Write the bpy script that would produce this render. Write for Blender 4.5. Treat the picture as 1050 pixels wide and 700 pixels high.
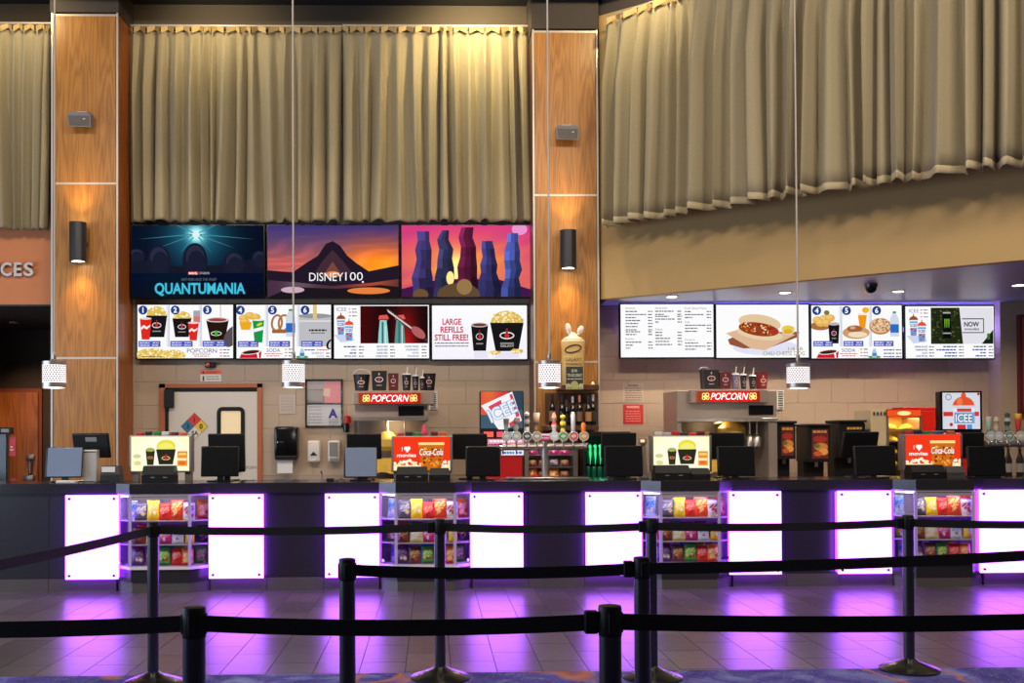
import bpy, bmesh, math, random
from mathutils import Vector, Matrix
random.seed(7)
for o in list(bpy.data.objects): bpy.data.objects.remove(o)
scene = bpy.context.scene
C = scene.collection

# ------------------------------------------------------------------ camera
F = 1100.0                      # focal length in pixels of the 1050 x 700 frame
EYE = Vector((0, 0, 1.46))
YAW, PITCH, ROLL = math.radians(1.3), math.radians(0.9), 0.0045
fwd = Vector((math.sin(YAW)*math.cos(PITCH), math.cos(YAW)*math.cos(PITCH), math.sin(PITCH)))
rt = Vector((math.cos(YAW), -math.sin(YAW), 0))
upv = rt.cross(fwd)
r2 = rt*math.cos(ROLL) - upv*math.sin(ROLL)
u2 = upv*math.cos(ROLL) + rt*math.sin(ROLL)
ahead = Vector((0, 1, 0))
SX = (525 + F*ahead.dot(r2)/ahead.dot(fwd) - 443)/1050
SY = (448 - 350 + F*ahead.dot(u2)/ahead.dot(fwd))/1050
cam_data = bpy.data.cameras.new('camera')
cam = bpy.data.objects.new('camera', cam_data); C.objects.link(cam)
cam_data.sensor_fit = 'HORIZONTAL'; cam_data.sensor_width = 36
cam_data.lens = F/1050*36
cam_data.shift_x = SX; cam_data.shift_y = SY
cam_data.clip_start = 0.05; cam_data.clip_end = 200
cam.matrix_world = Matrix(((r2.x, u2.x, -fwd.x, EYE.x), (r2.y, u2.y, -fwd.y, EYE.y), (r2.z, u2.z, -fwd.z, EYE.z), (0, 0, 0, 1)))
scene.camera = cam

def at(px, py, Y):              # the point on the wall-parallel plane at distance Y seen at a pixel
    d = r2*((px-525+SX*1050)/F) + u2*((350-py+SY*1050)/F) + fwd
    return EYE + d*(Y/d.y)
def xat(px, Y, py=448): return at(px, py, Y).x
def zat(py, Y, px=525): return at(px, py, Y).z

# ------------------------------------------------------------------ world, exposure, lights
w = bpy.data.worlds.new('world'); scene.world = w; w.use_nodes = True
w.node_tree.nodes['Background'].inputs[0].default_value = (0.9, 0.85, 0.8, 1)
w.node_tree.nodes['Background'].inputs[1].default_value = 0.09
vs = scene.view_settings
vs.view_transform = 'Standard'; vs.look = 'None'; vs.exposure = 0.0; vs.gamma = 1.0; vs.use_curve_mapping = False

def lamp(kind, name, loc, energy, color, target=None, **kw):
    l = bpy.data.lights.new(name, kind); l.energy = energy; l.color = color
    for k, v in kw.items(): setattr(l, k, v)
    o = bpy.data.objects.new(name, l); C.objects.link(o); o.location = loc
    if target is not None:
        o.rotation_euler = (Vector(target)-Vector(loc)).to_track_quat('-Z', 'Y').to_euler()
    return o
# daylight through the glazing along the left side of the lobby
lamp('AREA', 'window_daylight', (-8.8, 6.2, 2.1), 480, (0.62, 0.78, 1.0), (0, 6.6, 1.6), shape='RECTANGLE', size=10.5, size_y=3.4)
# lobby ceiling lights, in front of the concession stand
for x in (-4.0, 0.8, 5.6):
    lamp('AREA', 'lobby_ceiling_light', (x, 5.2, 6.7), 235, (1.0, 0.86, 0.70), (x*0.9, 11.5, 2.2), shape='RECTANGLE', size=2.2, size_y=0.7)
# ceiling downlights over the service aisle
for x in (-3.0, -1.2, 0.8):
    lamp('SPOT', 'aisle_downlight', (x, 12.0, 6.7), 260, (1.0, 0.80, 0.60), (x, 12.5, 0), spot_size=math.radians(70), spot_blend=0.8, shadow_soft_size=0.1)

# ------------------------------------------------------------------ colours and materials
def lin(c):
    c = c/255.0
    return c/12.92 if c <= 0.04045 else ((c+0.055)/1.055)**2.4
def S(*c):
    if len(c) == 1: c = c[0]
    return (lin(c[0]), lin(c[1]), lin(c[2]), 1.0)
MATS = {}
def nodes_of(m):
    m.use_nodes = True
    nt = m.node_tree
    return nt, nt.nodes['Principled BSDF']
def pm(name, col, rough=0.5, metal=0.0, spec=0.5, bump=None, vary=0.0, emit=None, estr=1.0, coat=0.0):
    """plain procedural material: colour with a little noise variation, fine relief"""
    if name in MATS: return MATS[name]
    m = bpy.data.materials.new(name); MATS[name] = m
    nt, b = nodes_of(m)
    b.inputs['Base Color'].default_value = S(col)
    b.inputs['Roughness'].default_value = rough
    b.inputs['Metallic'].default_value = metal
    b.inputs['Specular IOR Level'].default_value = spec
    if coat: b.inputs['Coat Weight'].default_value = coat
    if emit:
        b.inputs['Emission Color'].default_value = S(emit); b.inputs['Emission Strength'].default_value = estr
    tc = nt.nodes.new('ShaderNodeTexCoord')
    if vary:
        n = nt.nodes.new('ShaderNodeTexNoise'); n.inputs['Scale'].default_value = 6; n.inputs['Detail'].default_value = 5
        nt.links.new(tc.outputs['Object'], n.inputs['Vector'])
        r = nt.nodes.new('ShaderNodeMapRange')
        r.inputs['To Min'].default_value = 1-vary; r.inputs['To Max'].default_value = 1+vary
        nt.links.new(n.outputs['Fac'], r.inputs['Value'])
        mx = nt.nodes.new('ShaderNodeVectorMath'); mx.operation = 'SCALE'
        mx.inputs[0].default_value = S(col)[:3]
        nt.links.new(r.outputs['Result'], mx.inputs['Scale'])
        nt.links.new(mx.outputs[0], b.inputs['Base Color'])
    if bump:
        n = nt.nodes.new('ShaderNodeTexNoise'); n.inputs['Scale'].default_value = bump[0]; n.inputs['Detail'].default_value = 3
        nt.links.new(tc.outputs['Object'], n.inputs['Vector'])
        bp = nt.nodes.new('ShaderNodeBump'); bp.inputs['Strength'].default_value = bump[1]; bp.inputs['Distance'].default_value = 0.01
        nt.links.new(n.outputs['Fac'], bp.inputs['Height']); nt.links.new(bp.outputs['Normal'], b.inputs['Normal'])
    return m
def em(name, rgb_lin, strength=1.0):
    if name in MATS: return MATS[name]
    m = bpy.data.materials.new(name); MATS[name] = m
    nt, b = nodes_of(m); nt.nodes.remove(b)
    e = nt.nodes.new('ShaderNodeEmission'); e.inputs[0].default_value = (*rgb_lin[:3], 1); e.inputs[1].default_value = strength
    nt.links.new(e.outputs[0], nt.nodes['Material Output'].inputs[0])
    return m
def screen_mat(name, strength):
    m = bpy.data.materials.new(name)
    nt, b = nodes_of(m); nt.nodes.remove(b)
    a = nt.nodes.new('ShaderNodeVertexColor'); a.layer_name = 'print'
    e = nt.nodes.new('ShaderNodeEmission'); e.inputs[1].default_value = strength
    nt.links.new(a.outputs[0], e.inputs[0]); nt.links.new(e.outputs[0], nt.nodes['Material Output'].inputs[0])
    return m
def print_mat(name, rough):
    m = bpy.data.materials.new(name)
    nt, b = nodes_of(m); b.inputs['Roughness'].default_value = rough
    a = nt.nodes.new('ShaderNodeVertexColor'); a.layer_name = 'print'
    nt.links.new(a.outputs[0], b.inputs['Base Color'])
    return m
M_SCREEN = screen_mat('screen_picture', 1.0)
M_LIGHTBOX = screen_mat('backlit_film', 1.0)
M_PRINT = print_mat('printed_paper', 0.6)
M_FOIL = print_mat('printed_foil', 0.32)

def wood_mat(name, c1, c2, scale=1.0, rough=0.38):
    m = bpy.data.materials.new(name); MATS[name] = m
    nt, b = nodes_of(m); N = nt.nodes.new; L = nt.links.new
    tc = N('ShaderNodeTexCoord'); mp = N('ShaderNodeMapping')
    mp.inputs['Scale'].default_value = (1.0, 1.0, 0.075)
    L(tc.outputs['Object'], mp.inputs['Vector'])
    n0 = N('ShaderNodeTexNoise'); n0.inputs['Scale'].default_value = 3.2*scale; n0.inputs['Detail'].default_value = 2
    L(mp.outputs[0], n0.inputs['Vector'])
    w1 = N('ShaderNodeMath'); w1.operation = 'MULTIPLY'; w1.inputs[1].default_value = 26
    L(n0.outputs['Fac'], w1.inputs[0])
    fr = N('ShaderNodeMath'); fr.operation = 'PINGPONG'; fr.inputs[1].default_value = 1.0
    L(w1.outputs[0], fr.inputs[0])
    n1 = N('ShaderNodeTexNoise'); n1.inputs['Scale'].default_value = 70*scale; n1.inputs['Detail'].default_value = 4
    mp2 = N('ShaderNodeMapping'); mp2.inputs['Scale'].default_value = (1, 1, 0.03)
    L(tc.outputs['Object'], mp2.inputs['Vector']); L(mp2.outputs[0], n1.inputs['Vector'])
    mixf = N('ShaderNodeMath'); mixf.operation = 'MULTIPLY_ADD'; mixf.inputs[1].default_value = 0.45
    sub = N('ShaderNodeMath'); sub.operation = 'MULTIPLY'; sub.inputs[1].default_value = 0.75
    L(n1.outputs['Fac'], sub.inputs[0]); L(fr.outputs[0], mixf.inputs[0]); L(sub.outputs[0], mixf.inputs[2])
    cr = N('ShaderNodeValToRGB')
    cr.color_ramp.elements[0].position = 0.2; cr.color_ramp.elements[0].color = S(c1)
    cr.color_ramp.elements[1].position = 0.75; cr.color_ramp.elements[1].color = S(c2)
    L(mixf.outputs[0], cr.inputs[0]); L(cr.outputs[0], b.inputs['Base Color'])
    b.inputs['Roughness'].default_value = rough
    return m
def glass_mat(name, tint, refl=0.1, rough=0.02):
    m = bpy.data.materials.new(name); MATS[name] = m
    nt, b = nodes_of(m); nt.nodes.remove(b); N = nt.nodes.new; L = nt.links.new
    t = N('ShaderNodeBsdfTransparent'); t.inputs[0].default_value = S(tint)
    g = N('ShaderNodeBsdfGlossy'); g.inputs['Roughness'].default_value = rough
    f = N('ShaderNodeLayerWeight'); f.inputs[0].default_value = refl
    mx = N('ShaderNodeMixShader'); L(f.outputs['Fresnel'], mx.inputs[0]); L(t.outputs[0], mx.inputs[1]); L(g.outputs[0], mx.inputs[2])
    L(mx.outputs[0], nt.nodes['Material Output'].inputs[0])
    return m
OAK = wood_mat('oak_veneer', (132, 84, 34), (176, 120, 54), 1.7)
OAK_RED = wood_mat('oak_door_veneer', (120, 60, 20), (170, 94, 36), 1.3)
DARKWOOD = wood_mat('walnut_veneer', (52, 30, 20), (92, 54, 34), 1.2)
GLASS = glass_mat('clear_glass', (244, 244, 248), 0.06)
ACRYL = pm('edge_acrylic', (182, 168, 214), 0.2)
BLACK = pm('black_plastic', (16, 16, 18), 0.48, spec=0.3, bump=(300, 0.08))
BLACKM = pm('black_powder_coat', (20, 21, 24), 0.24, spec=1.0, bump=(400, 0.05))
BLACKG = pm('black_gloss', (10, 10, 12), 0.18)
CHAR = pm('charcoal_metal', (38, 38, 42), 0.4)
STEEL = pm('brushed_steel', (178, 170, 164), 0.33, 0.9, vary=0.06)
STEELD = pm('dull_steel', (150, 142, 138), 0.45, 0.7, vary=0.08)
CHROME = pm('chrome', (215, 215, 220), 0.12, 1.0)
WHITE = pm('white_plastic', (214, 210, 206), 0.4)
GREYP = pm('grey_plastic', (128, 126, 126), 0.45)
TRIM = pm('brushed_aluminium_trim', (196, 186, 176), 0.4, 0.4)
RED = pm('red_plastic', (188, 22, 26), 0.35)
YELLOW = pm('yellow_enamel', (222, 186, 84), 0.35, vary=0.05)

# ------------------------------------------------------------------ mesh builder
class MB:
    def __init__(s, M=None): s.v = []; s.f = []; s.c = []; s.mi = []; s.M = M; s.cur = (1, 1, 1, 1); s.m = 0
    def p(s, co):
        co = Vector(co)
        if s.M is not None: co = s.M @ co
        s.v.append(co); s.c.append(s.cur); return len(s.v)-1
    def face(s, pts):
        s.f.append([s.p(q) for q in pts]); s.mi.append(s.m); return s
    def raw(s, vs, fs):
        b = len(s.v)
        for q in vs: s.p(q)
        for f in fs: s.f.append([b+i for i in f]); s.mi.append(s.m)
        return s
    def box(s, a, b):
        x0, y0, z0 = (min(a[i], b[i]) for i in range(3)); x1, y1, z1 = (max(a[i], b[i]) for i in range(3))
        return s.raw([(x0,y0,z0),(x1,y0,z0),(x1,y1,z0),(x0,y1,z0),(x0,y0,z1),(x1,y0,z1),(x1,y1,z1),(x0,y1,z1)],
                     [(0,3,2,1),(4,5,6,7),(0,1,5,4),(1,2,6,5),(2,3,7,6),(3,0,4,7)])
    def rbox(s, a, b, r=0.01, seg=2):
        bm = bmesh.new(); bmesh.ops.create_cube(bm, size=1)
        c = [(a[i]+b[i])/2 for i in range(3)]; d = [abs(a[i]-b[i]) for i in range(3)]
        for q in bm.verts: q.co = Vector((c[0]+q.co.x*d[0], c[1]+q.co.y*d[1], c[2]+q.co.z*d[2]))
        bmesh.ops.bevel(bm, geom=bm.edges[:], offset=min(r, min(d)*0.45), segments=seg, affect='EDGES', profile=0.5)
        bm.verts.index_update()
        s.raw([q.co.copy() for q in bm.verts], [[q.index for q in f.verts] for f in bm.faces]); bm.free(); return s
    def lathe(s, prof, c=(0,0,0), n=20, cap=True):
        c = Vector(c); vs = []
        for r, z in prof:
            for i in range(n):
                a = 2*math.pi*i/n; vs.append(c+Vector((r*math.cos(a), r*math.sin(a), z)))
        fs = []
        for k in range(len(prof)-1):
            for i in range(n):
                j = (i+1) % n; fs.append((k*n+i, k*n+j, (k+1)*n+j, (k+1)*n+i))
        if cap:
            fs.append(list(range(n))[::-1]); fs.append([(len(prof)-1)*n+i for i in range(n)])
        return s.raw(vs, fs)
    def tube(s, a, b, r, r1=None, n=12):
        a = Vector(a); b = Vector(b); r1 = r if r1 is None else r1
        d = (b-a).normalized(); e = d.orthogonal().normalized(); g = d.cross(e)
        vs = [a+(e*math.cos(t)+g*math.sin(t))*r for t in [2*math.pi*i/n for i in range(n)]]
        vs += [b+(e*math.cos(t)+g*math.sin(t))*r1 for t in [2*math.pi*i/n for i in range(n)]]
        fs = [(i, (i+1) % n, n+(i+1) % n, n+i) for i in range(n)]+[list(range(n))[::-1], [n+i for i in range(n)]]
        return s.raw(vs, fs)
    def path(s, pts, r, n=8):
        for a, b in zip(pts[:-1], pts[1:]): s.tube(a, b, r, n=n)
        return s
    def prism(s, pts, z0, z1):      # outline counter-clockwise from above
        n = len(pts)
        return s.raw([(x, y, z0) for x, y in pts]+[(x, y, z1) for x, y in pts],
                     [list(range(n))[::-1], [n+i for i in range(n)]]+[(i, (i+1) % n, n+(i+1) % n, n+i) for i in range(n)])
    def prism_y(s, pts, y0, y1):    # outline in x, z ; extruded along y
        n = len(pts)
        return s.raw([(x, y0, z) for x, z in pts]+[(x, y1, z) for x, z in pts],
                     [list(range(n)), [n+i for i in range(n)][::-1]]+[((i+1) % n, i, n+i, n+(i+1) % n) for i in range(n)])
    def pbox(s, x0, y0, x1, y1, Y0, Y1, r=0.0):   # box whose front face covers a pixel rectangle at distance Y0
        a = at(x0, y1, Y0); b = at(x1, y0, Y0)
        return s.rbox((a.x, Y0, a.z), (b.x, Y1, b.z), r) if r else s.box((a.x, Y0, a.z), (b.x, Y1, b.z))
    def build(s, name, mat, parent=None, smooth=None, origin=None):
        if parent is not None: o0 = ORG[parent.name]
        elif origin is not None: o0 = Vector(origin)
        else:
            xs = [q.x for q in s.v]; ys = [q.y for q in s.v]; zs = [q.z for q in s.v]
            o0 = Vector(((min(xs)+max(xs))/2, (min(ys)+max(ys))/2, min(zs)))
        me = bpy.data.meshes.new(name)
        me.from_pydata([q-o0 for q in s.v], [], s.f)
        for mm in (mat if isinstance(mat, (list, tuple)) else [mat]): me.materials.append(mm)
        if any(s.mi): me.polygons.foreach_set('material_index', s.mi)
        if any(q != (1, 1, 1, 1) for q in s.c):
            ca = me.color_attributes.new('print', 'FLOAT_COLOR', 'POINT')
            ca.data.foreach_set('color', [x for q in s.c for x in q])
        if smooth:
            me.polygons.foreach_set('use_smooth', [True]*len(me.polygons)); me.set_sharp_from_angle(angle=math.radians(smooth))
        me.update()
        o = bpy.data.objects.new(name, me); C.objects.link(o)
        if parent is not None: o.parent = parent; ORG[o.name] = o0
        else: o.location = o0; ORG[o.name] = o0
        return o
ORG = {}
def tag(o, label, cat, group=None):
    o['label'] = label; o['category'] = cat
    if group: o['group'] = group
    return o
def struct(o): o['kind'] = 'structure'; return o
def thing(name, label, cat, loc, group=None):
    o = bpy.data.objects.new(name, None); C.objects.link(o); o.location = Vector(loc); ORG[o.name] = Vector(loc)
    o.empty_display_size = 0.1
    return tag(o, label, cat, group)

# ------------------------------------------------------------------ flat prints (screens, posters, labels)
_fc = bpy.data.curves.new('lettering', 'FONT'); _fo = bpy.data.objects.new('lettering', _fc); C.objects.link(_fo)
TXT = {}
def text_shape(body, bold=0.0):
    k = (body, bold)
    if k not in TXT:
        _fc.body = body; _fc.offset = bold; _fc.resolution_u = 3
        me = _fo.to_mesh()
        vs = [(v.co.x, v.co.y) for v in me.vertices]; fs = [list(p.vertices) for p in me.polygons]
        _fo.to_mesh_clear(); TXT[k] = (vs, fs)
    return TXT[k]
def clip_poly(pts, x0, y0, x1, y1):
    for ax, lim, sgn in ((0, x0, 1), (0, x1, -1), (1, y0, 1), (1, y1, -1)):
        out = []
        for i in range(len(pts)):
            a, b = pts[i-1], pts[i]
            ia = sgn*(a[ax]-lim) >= 0; ib = sgn*(b[ax]-lim) >= 0
            if ia != ib:
                t = (lim-a[ax])/(b[ax]-a[ax]); out.append((a[0]+(b[0]-a[0])*t, a[1]+(b[1]-a[1])*t))
            if ib: out.append(b)
        pts = out
        if not pts: break
    return pts
class Art:
    """flat print: shapes in photo pixels on a world rectangle; later shapes lie a hair in front"""
    def __init__(s, box, tl, right, down, nrm, step=0.0004, gain=1.0):
        s.b = box; s.tl = Vector(tl); s.r = Vector(right); s.d = Vector(down); s.n = Vector(nrm); s.k = 0; s.step = step
        s.mb = MB(); s.gain = gain
    @staticmethod
    def facing(x0, y0, x1, y1, Y, **kw):
        a = at(x0, y0, Y); b = at(x1, y1, Y)
        return Art((x0, y0, x1, y1), (a.x, Y, a.z), (b.x-a.x, 0, 0), (0, 0, b.z-a.z), (0, -1, 0), **kw)
    def w(s, x, y):
        x0, y0, x1, y1 = s.b
        return s.tl + s.r*((x-x0)/(x1-x0)) + s.d*((y-y0)/(y1-y0)) + s.n*(s.k*s.step)
    def col(s, c):
        q = S(c); s.mb.cur = (q[0]*s.gain, q[1]*s.gain, q[2]*s.gain, 1.0)
    def poly(s, pts, c, layer=True):
        if layer: s.k += 1
        s.col(c); q = clip_poly(list(pts), *s.b)
        if len(q) > 2:
            ar = sum(q[i-1][0]*q[i][1]-q[i][0]*q[i-1][1] for i in range(len(q)))
            if ar > 0: q = q[::-1]
            s.mb.face([s.w(*p) for p in q])
        return s
    def rect(s, x0, y0, x1, y1, c, layer=True): return s.poly([(x0, y0), (x1, y0), (x1, y1), (x0, y1)], c, layer)
    def ell(s, cx, cy, rx, ry, c, n=24, a0=0, a1=360, rot=0, layer=True):
        pts = []; cr, sr = math.cos(math.radians(rot)), math.sin(math.radians(rot))
        m = n if a1-a0 >= 360 else n+1
        for i in range(m):
            t = math.radians(a0+(a1-a0)*i/n); x, y = rx*math.cos(t), ry*math.sin(t)
            pts.append((cx+x*cr-y*sr, cy+x*sr+y*cr))
        return s.poly(pts, c, layer)
    def ring(s, cx, cy, rx, ry, t, c, n=28, rot=0):
        s.k += 1; s.col(c); cr, sr = math.cos(math.radians(rot)), math.sin(math.radians(rot))
        def q(a, f):
            x, y = (rx-t*f)*math.cos(a), (ry-t*f)*math.sin(a); return s.w(cx+x*cr-y*sr, cy+x*sr+y*cr)
        for i in range(n):
            a, b = 2*math.pi*i/n, 2*math.pi*(i+1)/n
            s.mb.face([q(a, 0), q(a, 1), q(b, 1), q(b, 0)])
        return s
    def grid(s, x0, y0, x1, y1, nx, ny, fn):
        s.k += 1; vs = []; b = len(s.mb.v)
        for j in range(ny+1):
            for i in range(nx+1):
                u, v = i/nx, j/ny; s.col([max(0, min(255, q)) for q in fn(u, v)]); s.mb.p(s.w(x0+(x1-x0)*u, y0+(y1-y0)*v))
        for j in range(ny):
            for i in range(nx):
                a = b+j*(nx+1)+i; s.mb.f.append([a, a+nx+1, a+nx+2, a+1]); s.mb.mi.append(0)
        return s
    def text(s, body, x0, y0, x1, y1, c, bold=0.0, shear=0.0, rot=0.0):
        s.k += 1; s.col(c); vs, fs = text_shape(body, bold)
        if not vs: return s
        if len(body) == 1:      # a single character keeps its proportions
            wv = max(v[0] for v in vs)-min(v[0] for v in vs); hv = max(v[1] for v in vs)-min(v[1] for v in vs)
            xm = (x0+x1)/2; hw = min((x1-x0)*.75, (y1-y0)*wv/hv/2); x0, x1 = xm-hw, xm+hw
        vs = [(x+shear*y, y) for x, y in vs]
        ax = min(v[0] for v in vs); bx = max(v[0] for v in vs); ay = min(v[1] for v in vs); by = max(v[1] for v in vs)
        cx, cy = (x0+x1)/2, (y0+y1)/2; cr, sr = math.cos(math.radians(rot)), math.sin(math.radians(rot)); out = []
        for x, y in vs:
            X = x0+(x-ax)/(bx-ax+1e-9)*(x1-x0)-cx; Y = y1-(y-ay)/(by-ay+1e-9)*(y1-y0)-cy
            out.append(s.w(cx+X*cr-Y*sr, cy+X*sr+Y*cr))
        s.mb.raw(out, fs); return s
    def dashes(s, x0, y, x1, c, h=1.0, seed=0):      # a line of type too small to read
        rnd = random.Random(seed+int(x0*7+y*13)); x = x0; s.k += 1
        while x < x1-0.6:
            l = min(rnd.uniform(1.6, 4.2), x1-x)
            s.rect(x, y-h/2, x+l, y+h/2, c, layer=False); x += l+0.6
        return s
    def build(s, name, parent, mat): return s.mb.build(name, mat, parent)
# ================================================================== THE SETTING
YW = 13.6                       # face of the back wall
ZC = 6.95                       # ceiling
CARPET_Y = 6.66
YF = 10.35                      # counter front
PANEL_Y = 10.25

# ---- floor: porcelain tiles laid away from the counter, staggered
def tile_mat():
    m = bpy.data.materials.new('porcelain_tile'); nt, b = nodes_of(m); N = nt.nodes.new; L = nt.links.new
    oi = N('ShaderNodeObjectInfo'); tc = N('ShaderNodeTexCoord')
    n = N('ShaderNodeTexNoise'); n.inputs['Scale'].default_value = 9; n.inputs['Detail'].default_value = 6
    L(tc.outputs['Object'], n.inputs['Vector'])
    ad = N('ShaderNodeMath'); ad.operation = 'MULTIPLY_ADD'; ad.inputs[1].default_value = 0.5
    L(oi.outputs['Random'], ad.inputs[0]); L(n.outputs['Fac'], ad.inputs[2])
    cr = N('ShaderNodeValToRGB'); cr.color_ramp.elements[0].color = S(66, 60, 60); cr.color_ramp.elements[1].color = S(98, 90, 88)
    cr.color_ramp.elements[0].position = 0.3
    L(ad.outputs[0], cr.inputs[0]); L(cr.outputs[0], b.inputs['Base Color'])
    b.inputs['Roughness'].default_value = 0.30; b.inputs['Specular IOR Level'].default_value = 0.30
    return m
TILE = tile_mat()
bm_ = MB().box((-9, CARPET_Y, -0.08), (10, 18, -0.004))
floor = struct(bm_.build('floor', pm('tile_grout', (40, 37, 38), 0.8), origin=(0, 0, 0)))
TW, TL, G = 0.287, 0.574, 0.005
tmesh = None
for i in range(-20, 24):
    xc = 0.40+(i+0.5)*TW
    off = 0.0 if i % 2 else TL/2
    y = 7.0-0.574+off-TL
    while y < YF+0.1:
        y0, y1 = max(y, CARPET_Y), min(y+TL, YF+0.15)
        yc = (y0+y1)/2
        if y1-y0 > 0.03 and -0.47*yc < xc < 0.64*yc:
            o = MB().box((xc-TW/2+G/2, y0+G/2, -0.012), (xc+TW/2-G/2, y1-G/2, 0.0))
            if y1-y0 > TL-0.001:
                if tmesh is None:
                    t = o.build('floor_tile', TILE, origin=(xc, yc, 0)); tmesh = t.data
                else:
                    t = bpy.data.objects.new('floor_tile', tmesh); C.objects.link(t); t.location = (xc, yc, 0)
            else: t = o.build('floor_tile', TILE, origin=(xc, yc, 0))
            t.parent = floor
        y += TL
def carpet_mat():
    m = bpy.data.materials.new('patterned_carpet'); nt, b = nodes_of(m); N = nt.nodes.new; L = nt.links.new
    tc = N('ShaderNodeTexCoord')
    n1 = N('ShaderNodeTexNoise'); n1.inputs['Scale'].default_value = 2.6; n1.inputs['Detail'].default_value = 5; n1.inputs['Distortion'].default_value = 1.6
    L(tc.outputs['Object'], n1.inputs['Vector'])
    c1 = N('ShaderNodeValToRGB'); e = c1.color_ramp.elements
    e[0].position = 0.30; e[0].color = S(66, 62, 128); e[1].position = 0.72; e[1].color = S(136, 146, 196)
    q = e.new(0.5); q.color = S(84, 80, 156)
    L(n1.outputs['Fac'], c1.inputs[0])
    n3 = N('ShaderNodeTexNoise'); n3.inputs['Scale'].default_value = 9; n3.inputs['Distortion'].default_value = 2.2
    L(tc.outputs['Object'], n3.inputs['Vector'])
    sc = N('ShaderNodeValToRGB'); e = sc.color_ramp.elements; e[0].position = 0.485; e[0].color = (0, 0, 0, 1); e[1].position = 0.515; e[1].color = (0, 0, 0, 1)
    q = e.new(0.5); q.color = (0.6, 0.6, 0.6, 1)
    L(n3.outputs['Fac'], sc.inputs[0])
    mx0 = N('ShaderNodeMix'); mx0.data_type = 'RGBA'
    L(sc.outputs[0], mx0.inputs[0]); L(c1.outputs[0], mx0.inputs[6]); mx0.inputs[7].default_value = S(170, 170, 190)
    wv = N('ShaderNodeTexNoise'); wv.inputs['Scale'].default_value = 0.9; wv.inputs['Distortion'].default_value = 0.4
    mp = N('ShaderNodeMapping'); mp.inputs['Location'].default_value = (3.3, 1.2, 0)
    L(tc.outputs['Object'], mp.inputs[0]); L(mp.outputs[0], wv.inputs['Vector'])
    rr = N('ShaderNodeValToRGB'); e = rr.color_ramp.elements; e[0].position = 0.56; e[0].color = (0, 0, 0, 1); e[1].position = 0.60; e[1].color = (0, 0, 0, 1)
    q = e.new(0.58); q.color = (1, 1, 1, 1)
    L(wv.outputs['Fac'], rr.inputs[0])
    mx = N('ShaderNodeMix'); mx.data_type = 'RGBA'
    L(rr.outputs[0], mx.inputs[0]); L(mx0.outputs[2], mx.inputs[6]); mx.inputs[7].default_value = S(190, 120, 70)
    L(mx.outputs[2], b.inputs['Base Color']); b.inputs['Roughness'].default_value = 0.95; b.inputs['Specular IOR Level'].default_value = 0.1
    n2 = N('ShaderNodeTexNoise'); n2.inputs['Scale'].default_value = 250
    L(tc.outputs['Object'], n2.inputs['Vector'])
    bp = N('ShaderNodeBump'); bp.inputs['Strength'].default_value = 0.5; bp.inputs['Distance'].default_value = 0.006
    L(n2.outputs['Fac'], bp.inputs['Height']); L(bp.outputs[0], b.inputs['Normal'])
    return m
tag(MB().box((-9, -4, -0.08), (10, CARPET_Y-0.001, 0.004)).build('carpet', carpet_mat(), origin=(0, 0, 0)), 'blue and violet lobby carpet with pale scribbles and orange swirls', 'carpet')

# ---- back wall with painted blocks, dark upper wall, ceiling
M_WALL = pm('painted_block', (176, 156, 138), 0.7, bump=(90, 0.12), vary=0.05)
M_MORTAR = pm('painted_mortar', (168, 149, 132), 0.8)
wall_back = struct(MB().box((xat(75, 13.6), YW+0.006, 0), (9, YW+0.25, 6.45)).build('wall_back', M_MORTAR, origin=(0, YW, 0)))
BW, BH = 0.43, 0.298
z_seam = 1.874
bmesh_cache = {}
def block(x0, x1, z0, z1):
    k = (round(x1-x0, 3), round(z1-z0, 3)); c = ((x0+x1)/2, YW, (z0+z1)/2)
    if k not in bmesh_cache:
        t = MB().rbox((x0+0.0018, YW, z0+0.0018), (x1-0.0018, YW+0.03, z1-0.0018), 0.003, 1).build('block', M_WALL, origin=c); bmesh_cache[k] = t.data
    else:
        t = bpy.data.objects.new('block', bmesh_cache[k]); C.objects.link(t)
    t.parent = wall_back; t.location = Vector(c)-Vector((0, YW, 0))
for xa, xb, zlo, zhi in ((xat(128, YW), xat(552, YW), -3, 4), (xat(612, YW), xat(1062, YW), -3, 3)):
    for r in range(zlo, zhi+1):
        z0 = z_seam+r*BH; x = xa-(BW/2 if r % 2 else 0)
        while x < xb:
            a, b = max(x, xa), min(x+BW, xb)
            if b-a > 0.04: block(a, b, z0, z0+BH)
            x += BW
M_DARK = pm('dark_taupe_paint', (66, 58, 52), 0.8, vary=0.06)
struct(MB().box((-7, YW-0.02, 6.46), (9, YW+0.25, ZC+0.3)).build('wall_upper', pm('upper_wall_paint', (92, 82, 72), 0.8)))
struct(MB().box((-9.2, -4, ZC), (10, 18, ZC+0.2)).build('ceiling', pm('ceiling_black', (34, 31, 30), 0.85)))
# dark duct running across the ceiling edge
tag(MB().rbox((-6, 12.2, 6.72), (9, 12.6, 6.95), 0.02).build('ceiling_duct', pm('duct_black', (22, 21, 22), 0.6)), 'black duct running along the ceiling above the curtains', 'duct')

# ---- left side of the lobby: glazing that lets the daylight in (outside the frame)
wl = struct(MB().box((-9.2, -4, 4.0), (-9.0, 18, ZC)).box((-9.2, -4, 0), (-9.0, 18, 0.35)).build('wall_left', pm('lobby_paint', (150, 120, 90), 0.7)))
wn = struct(MB().box((-9.12, -4, 0.35), (-9.08, -3.9, 4.0)).build('window_1', CHAR, origin=(-9.1, 6, 0.35)))
for k in range(12):
    MB().box((-9.13, -4+k*2, 0.35), (-9.05, -3.93+k*2, 4.0)).build('mullion', CHAR, wn)
    MB().box((-9.105, -3.93+k*2, 0.36), (-9.095, -2+k*2, 3.99)).build('pane', GLASS, wn)

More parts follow.
